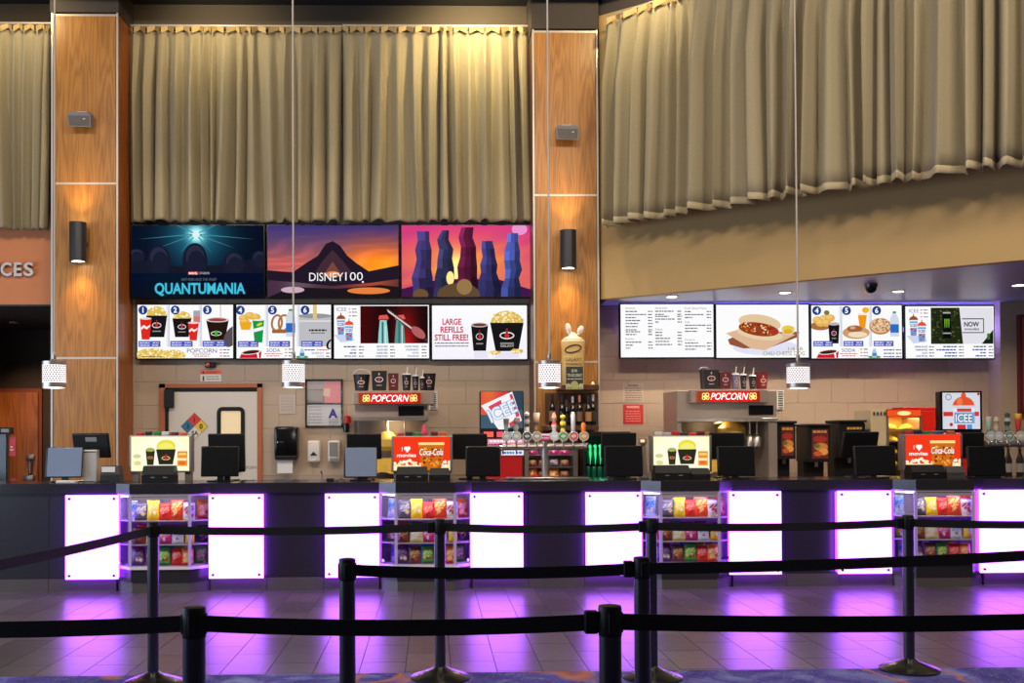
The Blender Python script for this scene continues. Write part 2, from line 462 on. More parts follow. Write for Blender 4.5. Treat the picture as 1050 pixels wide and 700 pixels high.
# ---- recess on the far left: rust coloured fascia, brown walls, oak door
M_RUST = pm('rust_paint', (206, 126, 78), 0.7, vary=0.05)
zf0, zf1 = zat(312, 13.2, 25), zat(232, 13.2, 25)
xl, xr = -9.0, xat(53, 13.2)
struct(MB().box((xl, 13.2, zf0), (xr, 13.6, 6.45)).build('wall_fascia', M_RUST))
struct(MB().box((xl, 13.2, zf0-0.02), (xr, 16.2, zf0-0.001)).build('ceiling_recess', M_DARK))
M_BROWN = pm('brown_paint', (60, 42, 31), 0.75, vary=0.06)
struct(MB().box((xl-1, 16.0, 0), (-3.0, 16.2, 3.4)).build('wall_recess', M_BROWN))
struct(MB().box((-6.9, 13.6, 0), (-6.7, 16.0, 3.1)).build('wall_recess_blocker_side', M_BROWN))  # unseen side wall added to keep window daylight out of the recess
struct(MB().box((-9, 13.3, 0), (-6.7, 13.6, 3.1)).build('wall_recess_blocker_front', M_BROWN))  # unseen front piece added to close the recess against that daylight
d0, d1 = at(-8, 496, 15.9), at(38, 402, 15.9)
dr = struct(MB().rbox((d0.x, 15.93, 0), (d1.x, 15.99, d1.z), 0.004).build('door_1', OAK_RED))
MB().box((d0.x-0.06, 15.96, 0), (d0.x, 16.0, d1.z+0.06)).box((d1.x, 15.96, 0), (d1.x+0.05, 16.0, d1.z+0.06)).box((d0.x, 15.96, d1.z), (d1.x, 16.0, d1.z+0.06)).build('door_frame', pm('red_oak_frame', (128, 58, 28), 0.5), dr)
h = MB(); a = at(31, 470, 15.9)
h.rbox((a.x-0.06, 15.88, a.z-0.02), (a.x+0.06, 15.93, a.z+0.06), 0.01).tube((a.x, 15.9, a.z-0.05), (a.x, 15.9, a.z-0.22), 0.03).rbox((a.x-0.1, 15.86, a.z-0.34), (a.x+0.06, 15.93, a.z-0.24), 0.015)
h.build('door_lock', STEEL, dr, smooth=40)
rx_ = xat(14, 15.0)
t = thing('recess_downlight', 'small downlight in the dark recess at the far left', 'downlight', (rx_, 15.0, zf0-.02))
MB().lathe([(0.07, -0.012), (0.06, -0.014), (0.05, -0.001)], (rx_, 15.0, zf0-.02), 20).build('ring', WHITE, t)
lamp('SPOT', 'recess_beam', (rx_, 15.0, zf0-.04), 170, (1.0, 0.72, 0.42), (rx_+.05, 15.6, 0), spot_size=math.radians(110), spot_blend=0.9, shadow_soft_size=0.05)
# the letters on the fascia, running out of the frame
lt = thing('wall_letters', 'silver raised letters on the rust fascia at the far left', 'sign', (xat(10, 13.2), 13.18, zat(284, 13.2, 20)))
for ch, x0, x1 in (('I', -3.5, -0.6), ('C', 0.8, 12.0), ('E', 14.5, 22.5), ('S', 24.5, 34.5)):
    vs, fs = text_shape(ch, 0.02)
    ax = min(v[0] for v in vs); bx = max(v[0] for v in vs); ay = min(v[1] for v in vs); by = max(v[1] for v in vs)
    p0, p1 = at(x0, 283, 13.15), at(x1, 269, 13.15)
    mb = MB(); m = lambda v, y: (p0.x+(v[0]-ax)/(bx-ax)*(p1.x-p0.x), y, p0.z+(v[1]-ay)/(by-ay)*(p1.z-p0.z))
    n = len(vs); mb.raw([m(v, 13.14) for v in vs]+[m(v, 13.19) for v in vs], [f[:] for f in fs]+[[i+n for i in f[::-1]] for f in fs])
    ed = {}
    for f in fs:
        for i in range(len(f)):
            a, b = f[i-1], f[i]; ed[(a, b)] = ed.get((a, b), 0)+1
    side = [(b, a, a+n, b+n) for (a, b) in ed if (b, a) not in ed]
    base = len(mb.v)-2*n
    for q in side: mb.f.append([base+i for i in q]); mb.mi.append(0)
    mb.build('letter', pm('letter_silver', (214, 204, 196), 0.35, 0.5), lt)

# ---- soffit over the right bay: slanted fascia and ceiling under it
def pt(px, Y): return Vector((xat(px, Y), Y))
s0, s1 = pt(617, 13.0), pt(1050, 10.12)
dirv = (s1-s0).normalized(); s2 = s1+dirv*3.2
nrm2 = Vector((-dirv.y, dirv.x))           # points away from the camera
zs = zat(306, 12.94, 625)
M_TAN = pm('tan_paint', (182, 150, 96), 0.7, vary=0.03)
fas = MB().prism([tuple(s0), tuple(s2), tuple(s2+nrm2*0.12), tuple(s0+nrm2*0.12)], zs, 6.6)
struct(fas.build('wall_soffit', M_TAN))
q0 = s0+nrm2*0.12; q2 = s2+nrm2*0.12
struct(MB().prism([tuple(q0), tuple(q2), (9.0, q2.y), (9.0, YW+0.01), (q0.x, YW+0.01)], zs, zs+0.08).build('ceiling_soffit', pm('soffit_violet_light_tint', (156, 152, 212), 0.36, spec=.7)))  # violet light on the underside is put into its lavender colour
struct(MB().prism([tuple(s0-dirv*0.0), tuple(s2), tuple(s2+nrm2*0.12), tuple(s0+nrm2*0.12)], 6.6, ZC).build('wall_soffit_upper', M_DARK))

# ---- wall return at the right end
struct(MB().box((xat(1027, 13.3), 13.3, 0), (9, YW+0.02, zs)).build('wall_right_return', M_WALL))
pf = at(1046, 322, 13.2); pg = at(1075, 424, 13.2)
wr = thing('framed_poster', 'dark red framed poster cut off at the right edge', 'poster', (pf.x, 13.3, pg.z))
MB().rbox((pf.x, 13.22, pg.z), (pg.x, 13.295, pf.z), 0.008).build('frame', pm('maroon_frame', (92, 26, 30), 0.4), wr)
MB().box((pf.x+0.04, 13.215, pg.z+0.04), (pg.x-0.04, 13.222, pf.z-0.04)).build('print', pm('poster_brown', (150, 96, 66), 0.5), wr)

# ---- oak-clad columns
def column(xa, xb, ysplit, label, yt):
    Y = 12.95; X0, X1 = xat(xa, Y), xat(xb, Y); xm = (xa+xb)/2
    t = thing('column', label, 'column', ((X0+X1)/2, Y, 0))
    zt = zat(yt, Y, xm)
    MB().box((X0+0.01, Y+0.02, 0), (X1-0.01, YW, zt)).build('core', DARKWOOD, t)
    MB().box((X0-0.01, Y-0.02, zt), (X1+0.01, YW, ZC)).build('head', M_DARK, t)
    zl = [0.0]+sorted(zat(q, Y, xm) for q in ysplit)+[zt-0.03]
    for a, b in zip(zl[:-1], zl[1:]):
        MB().box((X0+0.03, Y, a+0.012), (X1-0.03, Y+0.02, b-0.012)).build('veneer_panel', OAK, t)
        MB().box((X0, Y-0.002, b-0.012), (X1, Y+0.018, b+0.012)).build('trim_strip', TRIM, t)
    for x in (X0, X1-0.022):
        MB().box((x, Y-0.003, 0), (x+0.022, Y+0.02, zt)).build('trim_strip', TRIM, t)
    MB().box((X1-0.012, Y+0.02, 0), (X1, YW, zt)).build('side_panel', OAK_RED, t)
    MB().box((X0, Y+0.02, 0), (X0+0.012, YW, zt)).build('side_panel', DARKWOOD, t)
    return t
column(52, 121, (188, 367), 'oak-clad column to the left of the movie posters', 13)
column(548, 615.5, (200, 371), 'oak-clad column with bottle shelves, right of the movie posters', 30)

# ---- curtains
def cloth_mat(name, col, col2):
    m = bpy.data.materials.new(name); nt, b = nodes_of(m); N = nt.nodes.new; L = nt.links.new
    tc = N('ShaderNodeTexCoord'); n = N('ShaderNodeTexNoise'); n.inputs['Scale'].default_value = 130; n.inputs['Detail'].default_value = 2
    L(tc.outputs['Object'], n.inputs['Vector'])
    cr = N('ShaderNodeValToRGB'); cr.color_ramp.elements[0].color = S(col); cr.color_ramp.elements[1].color = S(col2)
    cr.color_ramp.elements[0].position = 0.3; cr.color_ramp.elements[1].position = 0.7
    L(n.outputs['Fac'], cr.inputs[0]); L(cr.outputs[0], b.inputs['Base Color'])
    b.inputs['Roughness'].default_value = 0.85; b.inputs['Specular IOR Level'].default_value = 0.2
    b.inputs['Sheen Weight'].default_value = 0.15
    return m
CLOTH = cloth_mat('curtain_cloth', (148, 137, 110), (164, 152, 123))
HEM = cloth_mat('curtain_hem', (174, 160, 126), (186, 172, 138))
TAPE = pm('heading_tape', (186, 158, 106), 0.7)
def curtain(pts, zt, zb, folds, amp, seed, label, hem_mat=None):
    rnd = random.Random(seed)
    seg = [0.0]
    for a, b in zip(pts[:-1], pts[1:]): seg.append(seg[-1]+(Vector(b)-Vector(a)).length)
    Ltot = seg[-1]
    def on(s):
        s = max(0, min(Ltot, s))
        for i in range(len(pts)-1):
            if s <= seg[i+1] or i == len(pts)-2:
                f = (s-seg[i])/(seg[i+1]-seg[i]); a, b = Vector(pts[i]), Vector(pts[i+1]); d = (b-a).normalized()
                return a+(b-a)*f, Vector((d.y, -d.x))
    # uneven fold widths
    ws = [rnd.uniform(0.55, 1.5) for _ in range(folds)]; tw = sum(ws); ws = [q/tw for q in ws]
    cum = [0.0]
    for q in ws: cum.append(cum[-1]+q)
    am = [rnd.uniform(0.6, 1.25) for _ in range(folds)]
    dr = [rnd.uniform(-0.35, 0.35) for _ in range(folds+1)]
    K, R = 12, 18
    rows = []
    zh = zb+0.075
    zlev = [zt-(zt-zh)*(j/R)**1.15 for j in range(R+1)]
    zlev += [zb+0.0745, zb+0.035, zb]
    def P(fi, k, j, z):
        v = min(1.0, (zt-z)/(zt-zb))
        u = cum[fi]+(cum[fi+1]-cum[fi])*k/K
        dd = (dr[fi]*(1-k/K)+dr[fi+1]*k/K)*ws[fi]*v*v*0.9
        c, n = on((u+dd)*Ltot)
        t = 2*math.pi*k/K
        prof = 0.5-0.5*math.cos(t)
        prof = prof**0.8 + 0.12*math.sin(2*t+seed+fi)
        g = 0.35+0.65*min(1, v*3.2)
        off = n*(amp*am[fi]*g*prof*(1.0+0.3*v))
        side = 0.10*amp*math.sin(t+fi*1.7)*v
        return (c.x+off.x+side*-n.y, c.y+off.y+side*n.x, z+(0.006*math.sin(t+fi*2.1) if j >= R else 0))
    for j, z in enumerate(zlev):
        rows.append([P(fi, k, j, z) for fi in range(folds) for k in range(K)]+[P(folds-1, K, j, z)])
    W = len(rows[0])
    def sheet(rr):
        mb = MB(); vs = [q for r in rr for q in r]
        fs = [(j*W+i, (j+1)*W+i, (j+1)*W+i+1, j*W+i+1) for j in range(len(rr)-1) for i in range(W-1)]
        return mb.raw(vs, fs)
    p0 = on(Ltot/2)[0]
    t = thing('curtain', label, 'curtain', (p0.x, p0.y, zb))
    par = t
    for nm, mb, mt in ((('cloth', sheet(rows[:R+1]), CLOTH), ('hem', sheet(rows[R+1:]), hem_mat)) if hem_mat else (('cloth', sheet(rows[:R+1]+rows[R+2:]), CLOTH),)):
        o = mb.build(nm, mt, par, smooth=80); par = o
        md = o.modifiers.new('thick', 'SOLIDIFY'); md.thickness = 0.006
    # heading: a folded tab of pale tape in each valley, and the rail
    tp = MB()
    for fi in range(folds):
        c, n = on((cum[fi]+ws[fi]*0.5)*Ltot); d = Vector((-n.y, n.x)); hw = ws[fi]*Ltot*0.5
        for sg in (-1, 1):
            a = c+d*sg*hw*0.95+n*0.03; b = c+d*sg*hw*0.12+n*(amp*0.55+0.02)
            tp.face([(a.x, a.y, zt+0.02), (b.x, b.y, zt-0.05), (b.x, b.y, zt+0.03), (a.x, a.y, zt+0.07)][::sg])
    o = tp.build('heading_tape', TAPE, t); md = o.modifiers.new('thick', 'SOLIDIFY'); md.thickness = 0.004
    rl = MB()
    for a, b in zip(pts[:-1], pts[1:]): rl.tube((a[0], a[1], zt+0.085), (b[0], b[1], zt+0.085), 0.016)
    rl.build('rail', TRIM, t, smooth=40)
    return t
zt = zat(33, 13.42, 340); zb = zat(228, 13.42, 340)
curtain([tuple(pt(133, 13.45)), tuple(pt(352, 13.45))], zt, zb, 15, 0.155, 3, 'beige pleated curtain above the left and middle posters')
curtain([tuple(pt(352.6, 13.42)), tuple(pt(545, 13.42))], zt, zb, 13, 0.155, 5, 'beige pleated curtain above the right poster, beside the oak column')
curtain([tuple(pt(-30, 13.05)), tuple(pt(52, 13.05))], zat(31, 13.05, 25), zat(236, 13.05, 25), 7, 0.11, 11, 'beige pleated curtain at the far left above the rust fascia')
rp = [tuple(pt(625, 12.70)), tuple(pt(690, 12.05)), tuple(pt(800, 11.17)), tuple(pt(925, 10.42)), tuple(pt(1050, 9.78)), tuple(pt(1110, 9.45)), tuple(pt(1260, 8.85))]
curtain(rp, zat(29, 12.8, 620), zat(236, 12.8, 620), 30, 0.18, 8, 'long beige pleated curtain sweeping over the right soffit', HEM)

# ---- fixtures that wash the curtains
def wash(px, Y, e, label):
    x = xat(px, Y)
    t = thing('ceiling_spotlight', label, 'spotlight', (x, Y, 6.72))
    MB().lathe([(0.05, 0), (0.06, 0.02), (0.06, 0.16), (0.03, 0.18)], (x, Y, 6.74)).build('can', BLACKM, t, smooth=40)
    MB().tube((x, Y, 6.9), (x, Y, ZC), 0.012).build('stem', BLACKM, t)
    lamp('SPOT', 'curtain_wash', (x, Y, 6.70), e, (1.0, 0.80, 0.42), (x+0.02, Y+0.8, 6.2), spot_size=math.radians(150), spot_blend=0.6, shadow_soft_size=0.05)
wash(492, 12.72, 105, 'black ceiling spotlight washing the curtain beside the oak column')
wash(208, 12.72, 34, 'black ceiling spotlight over the curtain above the left poster')
wash(12, 12.4, 34, 'black ceiling spotlight over the curtain at the far left')
wash(655, 11.65, 48, 'black ceiling spotlight over the left end of the right curtain')
# ================================================================== COUNTER
ZT, ZB = 1.03, 0.935
CASES = [168.0, 436.0, 703.0, 960.0]
CX = [xat(q, YF) for q in CASES]
CW2, CW1, CB = 0.445, 0.282, 0.16
XL, XR = -5.6, 7.2
WHICH = ['leftmost snack case', 'second snack case', 'third snack case', 'rightmost snack case']
M_CLAD = pm('counter_cladding', (36, 34, 40), 0.30, spec=0.6, vary=0.08)
M_TOP = pm('counter_top_laminate', (34, 31, 36), 0.20, spec=0.9, vary=0.06)
M_TOE = pm('toe_tile', (84, 79, 78), 0.22, spec=0.8, vary=0.08)
pts = [(XL, YF-0.03)]
for x in CX: pts += [(x-CW2, YF-0.03), (x-CW1, YF-CB-0.01), (x+CW1, YF-CB-0.01), (x+CW2, YF-0.03)]
pts += [(XR, YF-0.03), (XR, 11.12), (XL, 11.12)]
tag(MB().prism(pts, ZB, ZT).build('long_worktop', M_TOP), 'long dark counter top with a bay over each snack case', 'worktop')
PANELS = [(67, 121.5), (214, 270), (333, 388.5), (482, 536), (600, 657.5), (747, 800.5), (858, 913.5), (1003.5, 1057)]
# counter units between the cases
edges = [XL]+[e for x in CX for e in (x-CW2, x+CW2)]+[XR]
names = ['dark counter unit at the far left end', 'dark counter unit between the two leftmost snack cases', 'dark counter unit between the two middle snack cases',
         'dark counter unit between the two rightmost snack cases', 'dark counter unit at the far right end']
for k in range(5):
    a, b = edges[2*k]+0.003, edges[2*k+1]-0.003
    t = thing('counter_unit', names[k], 'counter', ((a+b)/2, YF, 0), 'counter units')
    MB().box((a, YF+0.015, 0), (b, 11.05, ZB-0.002)).build('body', BLACK, t)
    n = max(1, round((b-a)/0.62)); st = (b-a)/n
    for i in range(n):
        MB().box((a+i*st+0.002, YF, 0.128), (a+(i+1)*st-0.002, YF+0.015, ZB-0.002)).build('cladding_slab', M_CLAD, t)
        MB().box((a+i*st+0.002, YF-0.012, 0.0), (a+(i+1)*st-0.002, YF+0.015, 0.124)).build('toe_slab', M_TOE, t)
# glowing acrylic panels
def panel_mat():
    m = bpy.data.materials.new('glowing_acrylic'); nt, b = nodes_of(m); nt.nodes.remove(b); N = nt.nodes.new; L = nt.links.new
    tc = N('ShaderNodeTexCoord'); mp = N('ShaderNodeMapping'); mp.inputs['Scale'].default_value = (90, 1, 5)
    n = N('ShaderNodeTexNoise'); n.inputs['Scale'].default_value = 1.0; n.inputs['Detail'].default_value = 4
    L(tc.outputs['Object'], mp.inputs[0]); L(mp.outputs[0], n.inputs['Vector'])
    r = N('ShaderNodeMapRange'); r.inputs['To Min'].default_value = 0.86; r.inputs['To Max'].default_value = 1.14
    L(n.outputs['Fac'], r.inputs['Value'])
    e = N('ShaderNodeEmission'); e.inputs[0].default_value = (0.43, 0.108, 1.0, 1)
    mu = N('ShaderNodeMath'); mu.operation = 'MULTIPLY'; mu.inputs[1].default_value = 9.5
    L(r.outputs[0], mu.inputs[0]); L(mu.outputs[0], e.inputs[1])
    L(e.outputs[0], nt.nodes['Material Output'].inputs[0])
    return m
M_PANEL = panel_mat()
M_VIOLET = em('violet_led', (0.22, 0.02, 1.0), 13.0)
M_STUD = pm('standoff_bolt', (60, 50, 70), 0.3, 0.8)
where = ['left of the leftmost snack case', 'right of the leftmost snack case', 'left of the second snack case', 'right of the second snack case',
         'left of the third snack case', 'right of the third snack case', 'left of the rightmost snack case', 'right of the rightmost snack case']
for (xa, xb), wh in zip(PANELS, where):
    X0, X1 = xat(xa, PANEL_Y), xat(xb, PANEL_Y); z0, z1 = 0.128, 0.925
    t = thing('counter_light', 'glowing white acrylic panel with violet edges, '+wh, 'light panel', ((X0+X1)/2, PANEL_Y, z0), 'glowing counter panels')
    MB().rbox((X0, PANEL_Y, z0), (X1, PANEL_Y+0.012, z1), 0.003, 1).build('acrylic_sheet', M_PANEL, t)
    MB().box((X0+0.012, PANEL_Y+0.04, z0+0.012), (X1-0.012, YF-0.004, z1-0.012)).build('led_backlight', M_VIOLET, t)
    for x in (X0+0.04, X1-0.04):
        for z in (z0+0.035, z1-0.035):
            MB().tube((x, PANEL_Y-0.014, z), (x, YF, z), 0.0125).build('standoff_bolt', M_STUD, t, smooth=40)

# ---- snack cases
M_FRAME = pm('case_frame_white', (226, 214, 222), 0.35)
M_SHELF = pm('case_shelf', (196, 186, 184), 0.3)
M_CASEBACK = pm('case_back', (176, 168, 172), 0.5)
M_LINER = pm('case_liner', (210, 204, 220), 0.4)
M_STRIP = em('case_led', (0.92, 0.90, 1.0), 22.0)
def octo(x, ins=0.0, yb=None):
    k = ins
    c = CW2-0.003
    return [(x-c, YF if yb is None else yb), (x-c, YF+k*.4), (x-CW1+k*0.4, YF-CB+k), (x+CW1-k*0.4, YF-CB+k), (x+c, YF+k*.4), (x+c, YF if yb is None else yb)]
SHZ = [0.252, 0.455, 0.680]
for x, wh, cpx in zip(CX, WHICH, CASES):
    t = thing('snack_case', 'half-octagon glass snack case set into the counter, %s of the four from the left' % wh.replace(' snack case', '').replace('leftmost', 'first').replace('rightmost', 'last'), 'display case', (x, YF-0.05, 0), 'glass snack cases')
    yb = 10.64
    MB().prism(octo(x, 0.035, yb), 0.0, 0.105).build('plinth', M_TOE, t)
    MB().prism(octo(x, 0.02, yb), 0.105, 0.222).build('base', M_CLAD, t)
    MB().prism(octo(x, 0.0, yb), 0.222, 0.25).build('bottom_frame', M_FRAME, t)
    MB().prism(octo(x, 0.004, yb), 0.915, 0.934).build('top_frame', M_FRAME, t)
    MB().box((x-CW2+0.01, yb-0.02, 0.25), (x+CW2-0.01, yb, 0.915)).build('back_panel', M_CASEBACK, t)
    for z in SHZ[1:]:
        MB().prism(octo(x, 0.03, yb-0.021), z-0.008, z).build('shelf', M_SHELF, t)
    def pane(p, q, nm='glass_pane'):
        d = (Vector(q)-Vector(p)).normalized(); n = Vector((-d.y, d.x))*0.006
        MB().prism([p, q, tuple(Vector(q)+n), tuple(Vector(p)+n)], 0.25, 0.915).build(nm, GLASS, t)
    oc = octo(x, 0.006)
    pane(oc[1], oc[2]); pane(oc[2], oc[3]); pane(oc[3], oc[4])
    for (px_, py_) in (oc[2], oc[3]):
        MB().box((px_-0.014, py_-0.004, 0.25), (px_+0.014, py_+0.014, 0.915)).build('corner_post', ACRYL, t)
    for sx, (px_, py_) in ((1, oc[1]), (-1, oc[4])):
        MB().box((px_, py_-0.004, 0.25), (px_+sx*0.02, py_+0.02, 0.915)).build('edge_post', ACRYL, t)
    for sx in (-1, 1):
        MB().tube((x+sx*0.405, YF-0.075, 0.285), (x+sx*0.392, YF-0.05, 0.285), 0.014).build('hinge_stud', CHROME, t)
    MB().box((x-0.26, YF-CB+0.03, 0.903), (x+0.26, YF-CB+0.05, 0.913)).build('led_strip', M_STRIP, t)
    MB().box((x-CW1+.01, YF-CB+0.014, 0.875), (x+CW1-.01, YF-CB+0.02, 0.915)).build('valance', M_SHELF, t)
    for sx in (-1, 1): MB().box((x+sx*(CW2-.004), YF+.02, .25), (x+sx*(CW2-.012), yb-.02, .915)).build('side_liner', M_LINER, t)
    MB().prism([(x-CW2+0.035, YF-0.005), (x-CW1-0.005, YF-CB+0.035), (x-CW1+0.01, YF-CB+0.05), (x-CW2+0.05, YF+0.01)], 0.905, 0.913).build('led_strip', M_STRIP, t)

# ---- bags of sweets in the cases
def bag_mesh(w, h, d, main, band, blob, foot):
    """pillow bag with crimped ends; lettering patch, pictures and bands are print"""
    mb = MB(); nx, nz = 16, 20; rnd = random.Random(int(main[0]*3+main[1]*5+foot[2]))
    patch = [(rnd.uniform(.2, .8), rnd.uniform(.2, .42), rnd.uniform(.08, .16), rnd.choice([foot, band, blob, (232, 196, 90), (200, 50, 40), (236, 232, 220)])) for _ in range(4)]
    hole = [(rnd.randrange(nx), rnd.randrange(nz)) for _ in range(60)]
    def fn(u, v, s):
        e = (1-abs(2*u-1)**2.5)*(1-abs(2*v-1)**4)
        cr = 0.004*math.sin(u*60)*(1 if v < 0.06 or v > 0.94 else 0)
        xx = (u-0.5)*w*(1-0.05*math.sin(math.pi*v)); return (xx, s*(d/2*e)+cr, v*h)
    for s in (-1, 1):
        b = len(mb.v)
        for j in range(nz+1):
            for i in range(nx+1):
                u, v = i/nx, j/nz
                c = main
                if v > 0.9: c = band
                elif v < 0.12: c = foot
                if s < 0:
                    for px, pz, pr, pc in patch:
                        if ((u-px)/pr)**2+((v-pz)/(pr*.8))**2 < 1: c = pc
                    k = v-(.62+.10*(u-.5))
                    if abs(u-.5) < .38 and abs(k) < .115: c = blob if (i*7+j*3) % 5 else main
                    if abs(u-.5) < .3 and abs(k+.19) < .03: c = blob
                mb.cur = S(c); mb.p(fn(u, v, s))
        for j in range(nz):
            for i in range(nx):
                a = b+j*(nx+1)+i; q = [a, a+1, a+nx+2, a+nx+1]
                mb.f.append(q if s < 0 else q[::-1]); mb.mi.append(0)
    me = mb.build('bag', M_FOIL, origin=(0, 0, 0), smooth=60)
    m = me.data; bpy.data.objects.remove(me); return m
BAGS = {
 'grey': bag_mesh(.125, .18, .05, (96, 84, 108), (70, 64, 78), (206, 196, 210), (50, 44, 56)),
 'yellow': bag_mesh(.115, .185, .05, (236, 200, 20), (246, 214, 40), (232, 222, 150), (226, 170, 16)),
 'red': bag_mesh(.115, .165, .05, (226, 42, 34), (238, 60, 48), (242, 150, 140), (190, 26, 24)),
 'tall orange-red': bag_mesh(.14, .215, .055, (224, 66, 34), (232, 40, 26), (240, 196, 120), (212, 60, 30)),
 'white and purple': bag_mesh(.125, .17, .05, (206, 196, 222), (120, 84, 160), (150, 60, 70), (238, 226, 214)),
 'orange': bag_mesh(.125, .18, .05, (238, 130, 24), (244, 150, 30), (250, 216, 150), (206, 40, 30)),
 'blue and white': bag_mesh(.10, .185, .05, (150, 196, 230), (230, 238, 244), (60, 110, 190), (206, 222, 240)),
 'brown': bag_mesh(.12, .16, .05, (122, 70, 52), (96, 50, 40), (200, 160, 110), (110, 50, 60)),
 'pink': bag_mesh(.13, .155, .05, (214, 40, 130), (190, 30, 110), (244, 170, 210), (160, 30, 120)),
 'lime': bag_mesh(.125, .16, .05, (158, 186, 50), (120, 160, 40), (236, 226, 120), (70, 130, 50)),
 'green': bag_mesh(.12, .175, .05, (84, 168, 60), (60, 140, 60), (190, 220, 120), (40, 110, 60)),
 'blue': bag_mesh(.135, .175, .05, (44, 124, 190), (30, 90, 170), (120, 190, 80), (60, 150, 220)),
 'dark violet': bag_mesh(.13, .175, .05, (96, 52, 110), (160, 36, 60), (150, 120, 160), (60, 50, 120)),
 'black and yellow': bag_mesh(.12, .16, .05, (40, 36, 70), (30, 28, 44), (226, 190, 60), (50, 46, 90)),
 'white': bag_mesh(.13, .165, .05, (226, 224, 232), (70, 110, 190), (150, 170, 216), (190, 200, 226)),
 'cream': bag_mesh(.14, .15, .05, (224, 216, 170), (190, 200, 90), (236, 236, 220), (206, 196, 90)),
}
ROWS = [ # shelf from the bottom: (px offset from case centre, kind, depth row, scale)
 [(-31, 'blue and white', 1, .9), (-24, 'dark violet', 0, 1.05), (-10.5, 'brown', 0, 1.0), (2, 'green', 0, 1.0), (2, 'blue', 1, 1.04), (14, 'red', 0, .95), (14, 'lime', 1, 1.12), (25, 'orange', 0, .9), (35, 'green', 1, 1.0)],
 [(-34, 'lime', 1, .9), (-22, 'brown', 0, 1.0), (-22, 'tall orange-red', 1, .8), (-9, 'cream', 0, .95), (-9, 'green', 1, 1.0), (3, 'pink', 0, 1.0), (3, 'dark violet', 1, .95), (15.5, 'white', 0, .9), (15.5, 'brown', 1, 1.05), (27, 'yellow', 0, .8), (36.5, 'black and yellow', 1, 1.0)],
 [(-34, 'blue and white', 1, 1.0), (-20.5, 'grey', 0, .97), (-8.5, 'yellow', 0, 1.0), (2.5, 'red', 0, 1.0), (14, 'tall orange-red', 0, 1.0), (26, 'white and purple', 0, 1.0), (37, 'orange', 1, 1.0)],
]
SHN = ['bottom', 'middle', 'top']
for ci, (x, wh) in enumerate(zip(CX, WHICH)):
    rnd = random.Random(40+ci)
    for ri, row in enumerate(ROWS):
        for off, kind, dep, sc in row:
            o = bpy.data.objects.new('candy_bag', BAGS[kind]); C.objects.link(o)
            if ci == 3 and kind == 'blue and white' and ri == 2: kind2 = kind
            yy = YF-0.075+dep*0.12+(0.05 if abs(off) > 30 else 0)
            o.location = (x+off*0.0097, yy, SHZ[ri]+0.002)
            o.rotation_euler = (math.radians(-7-rnd.random()*4), 0, math.radians(rnd.uniform(-8, 8)+(18 if off > 33 else -18 if off < -30 else 0)))
            o.scale = (sc*rnd.uniform(.95, 1.03), 1, sc*rnd.uniform(.95, 1.05))
            tag(o, ('%s sweet bag%s, %s shelf of the %s' % (kind, ' at the right end' if off > 30 else ' at the left end' if off < -30 else ' in the back row' if dep else '', SHN[ri], wh)), 'candy bag', 'sweet bags in the snack cases')

# ================================================================== BARRIER POSTS WITH BELTS
M_BELT = pm('woven_belt', (16, 15, 19), 0.75, bump=(500, 0.3))
H_POST = 0.965
def barrier(px, py_top, belt_to, label, Y, right=True, sag=0.015):
    x = xat(px, Y, 560)
    t = thing('barrier_post', label, 'barrier post', (x, Y, 0.004), 'belt barrier posts')
    MB().lathe([(0.18, 0), (0.18, 0.012), (0.165, 0.022), (0.10, 0.045), (0.05, 0.062), (0.036, 0.075)], (x, Y, 0.004), 40).build('base', BLACKM, t, smooth=50)
    MB().lathe([(0.033, 0.05), (0.033, H_POST-0.09)], (x, Y, 0), 28).build('pole', BLACKM, t, smooth=50)
    MB().lathe([(0.0335, H_POST-0.09), (0.0345, H_POST-0.088), (0.0345, H_POST-0.008), (0.032, H_POST-0.002), (0.022, H_POST)], (x, Y, 0), 28).build('belt_head', BLACK, t, smooth=50)
    for a in range(4):
        an = math.pi/2*a
        MB(Matrix.Translation((x, Y, 0)) @ Matrix.Rotation(an, 4, 'Z')).rbox((0.030, -0.010, H_POST-0.08), (0.0375, 0.010, H_POST-0.02), 0.002, 1).build('belt_clip', BLACK, t)
    if belt_to:
        for bx, by in (belt_to if isinstance(belt_to, list) else [belt_to]):
            p = Vector((x, Y)); q = Vector((bx, by)); d = (q-p).normalized(); n = Vector((-d.y, d.x))*0.0018
            a = p+d*0.03; b = q-d*0.04; mb = MB(); K = 24; zc = H_POST-0.05; vs = []
            for i in range(K+1):
                f = i/K; c = a+(b-a)*f; z = zc-sag*4*f*(1-f)
                for off, dz in ((-1, -0.024), (1, -0.024), (1, 0.024), (-1, 0.024)): vs.append((c.x+n.x*off, c.y+n.y*off, z+dz))
            fs = [(4*i+j, 4*i+(j+1) % 4, 4*i+4+(j+1) % 4, 4*i+4+j) for i in range(K) for j in range(4)]
            mb.raw(vs, [f[::-1] for f in fs]+[(0, 1, 2, 3), tuple(4*K+j for j in (3, 2, 1, 0))])
            mb.build('belt', M_BELT, t)
            e = q-d*0.056
            MB().rbox((e.x-0.02, e.y-0.012, zc-0.034), (e.x+0.02, e.y+0.012, zc+0.034), 0.004, 1).build('belt_end', BLACK, t)
    return t
def bx(px, Y): return (xat(px, Y, 560), Y)
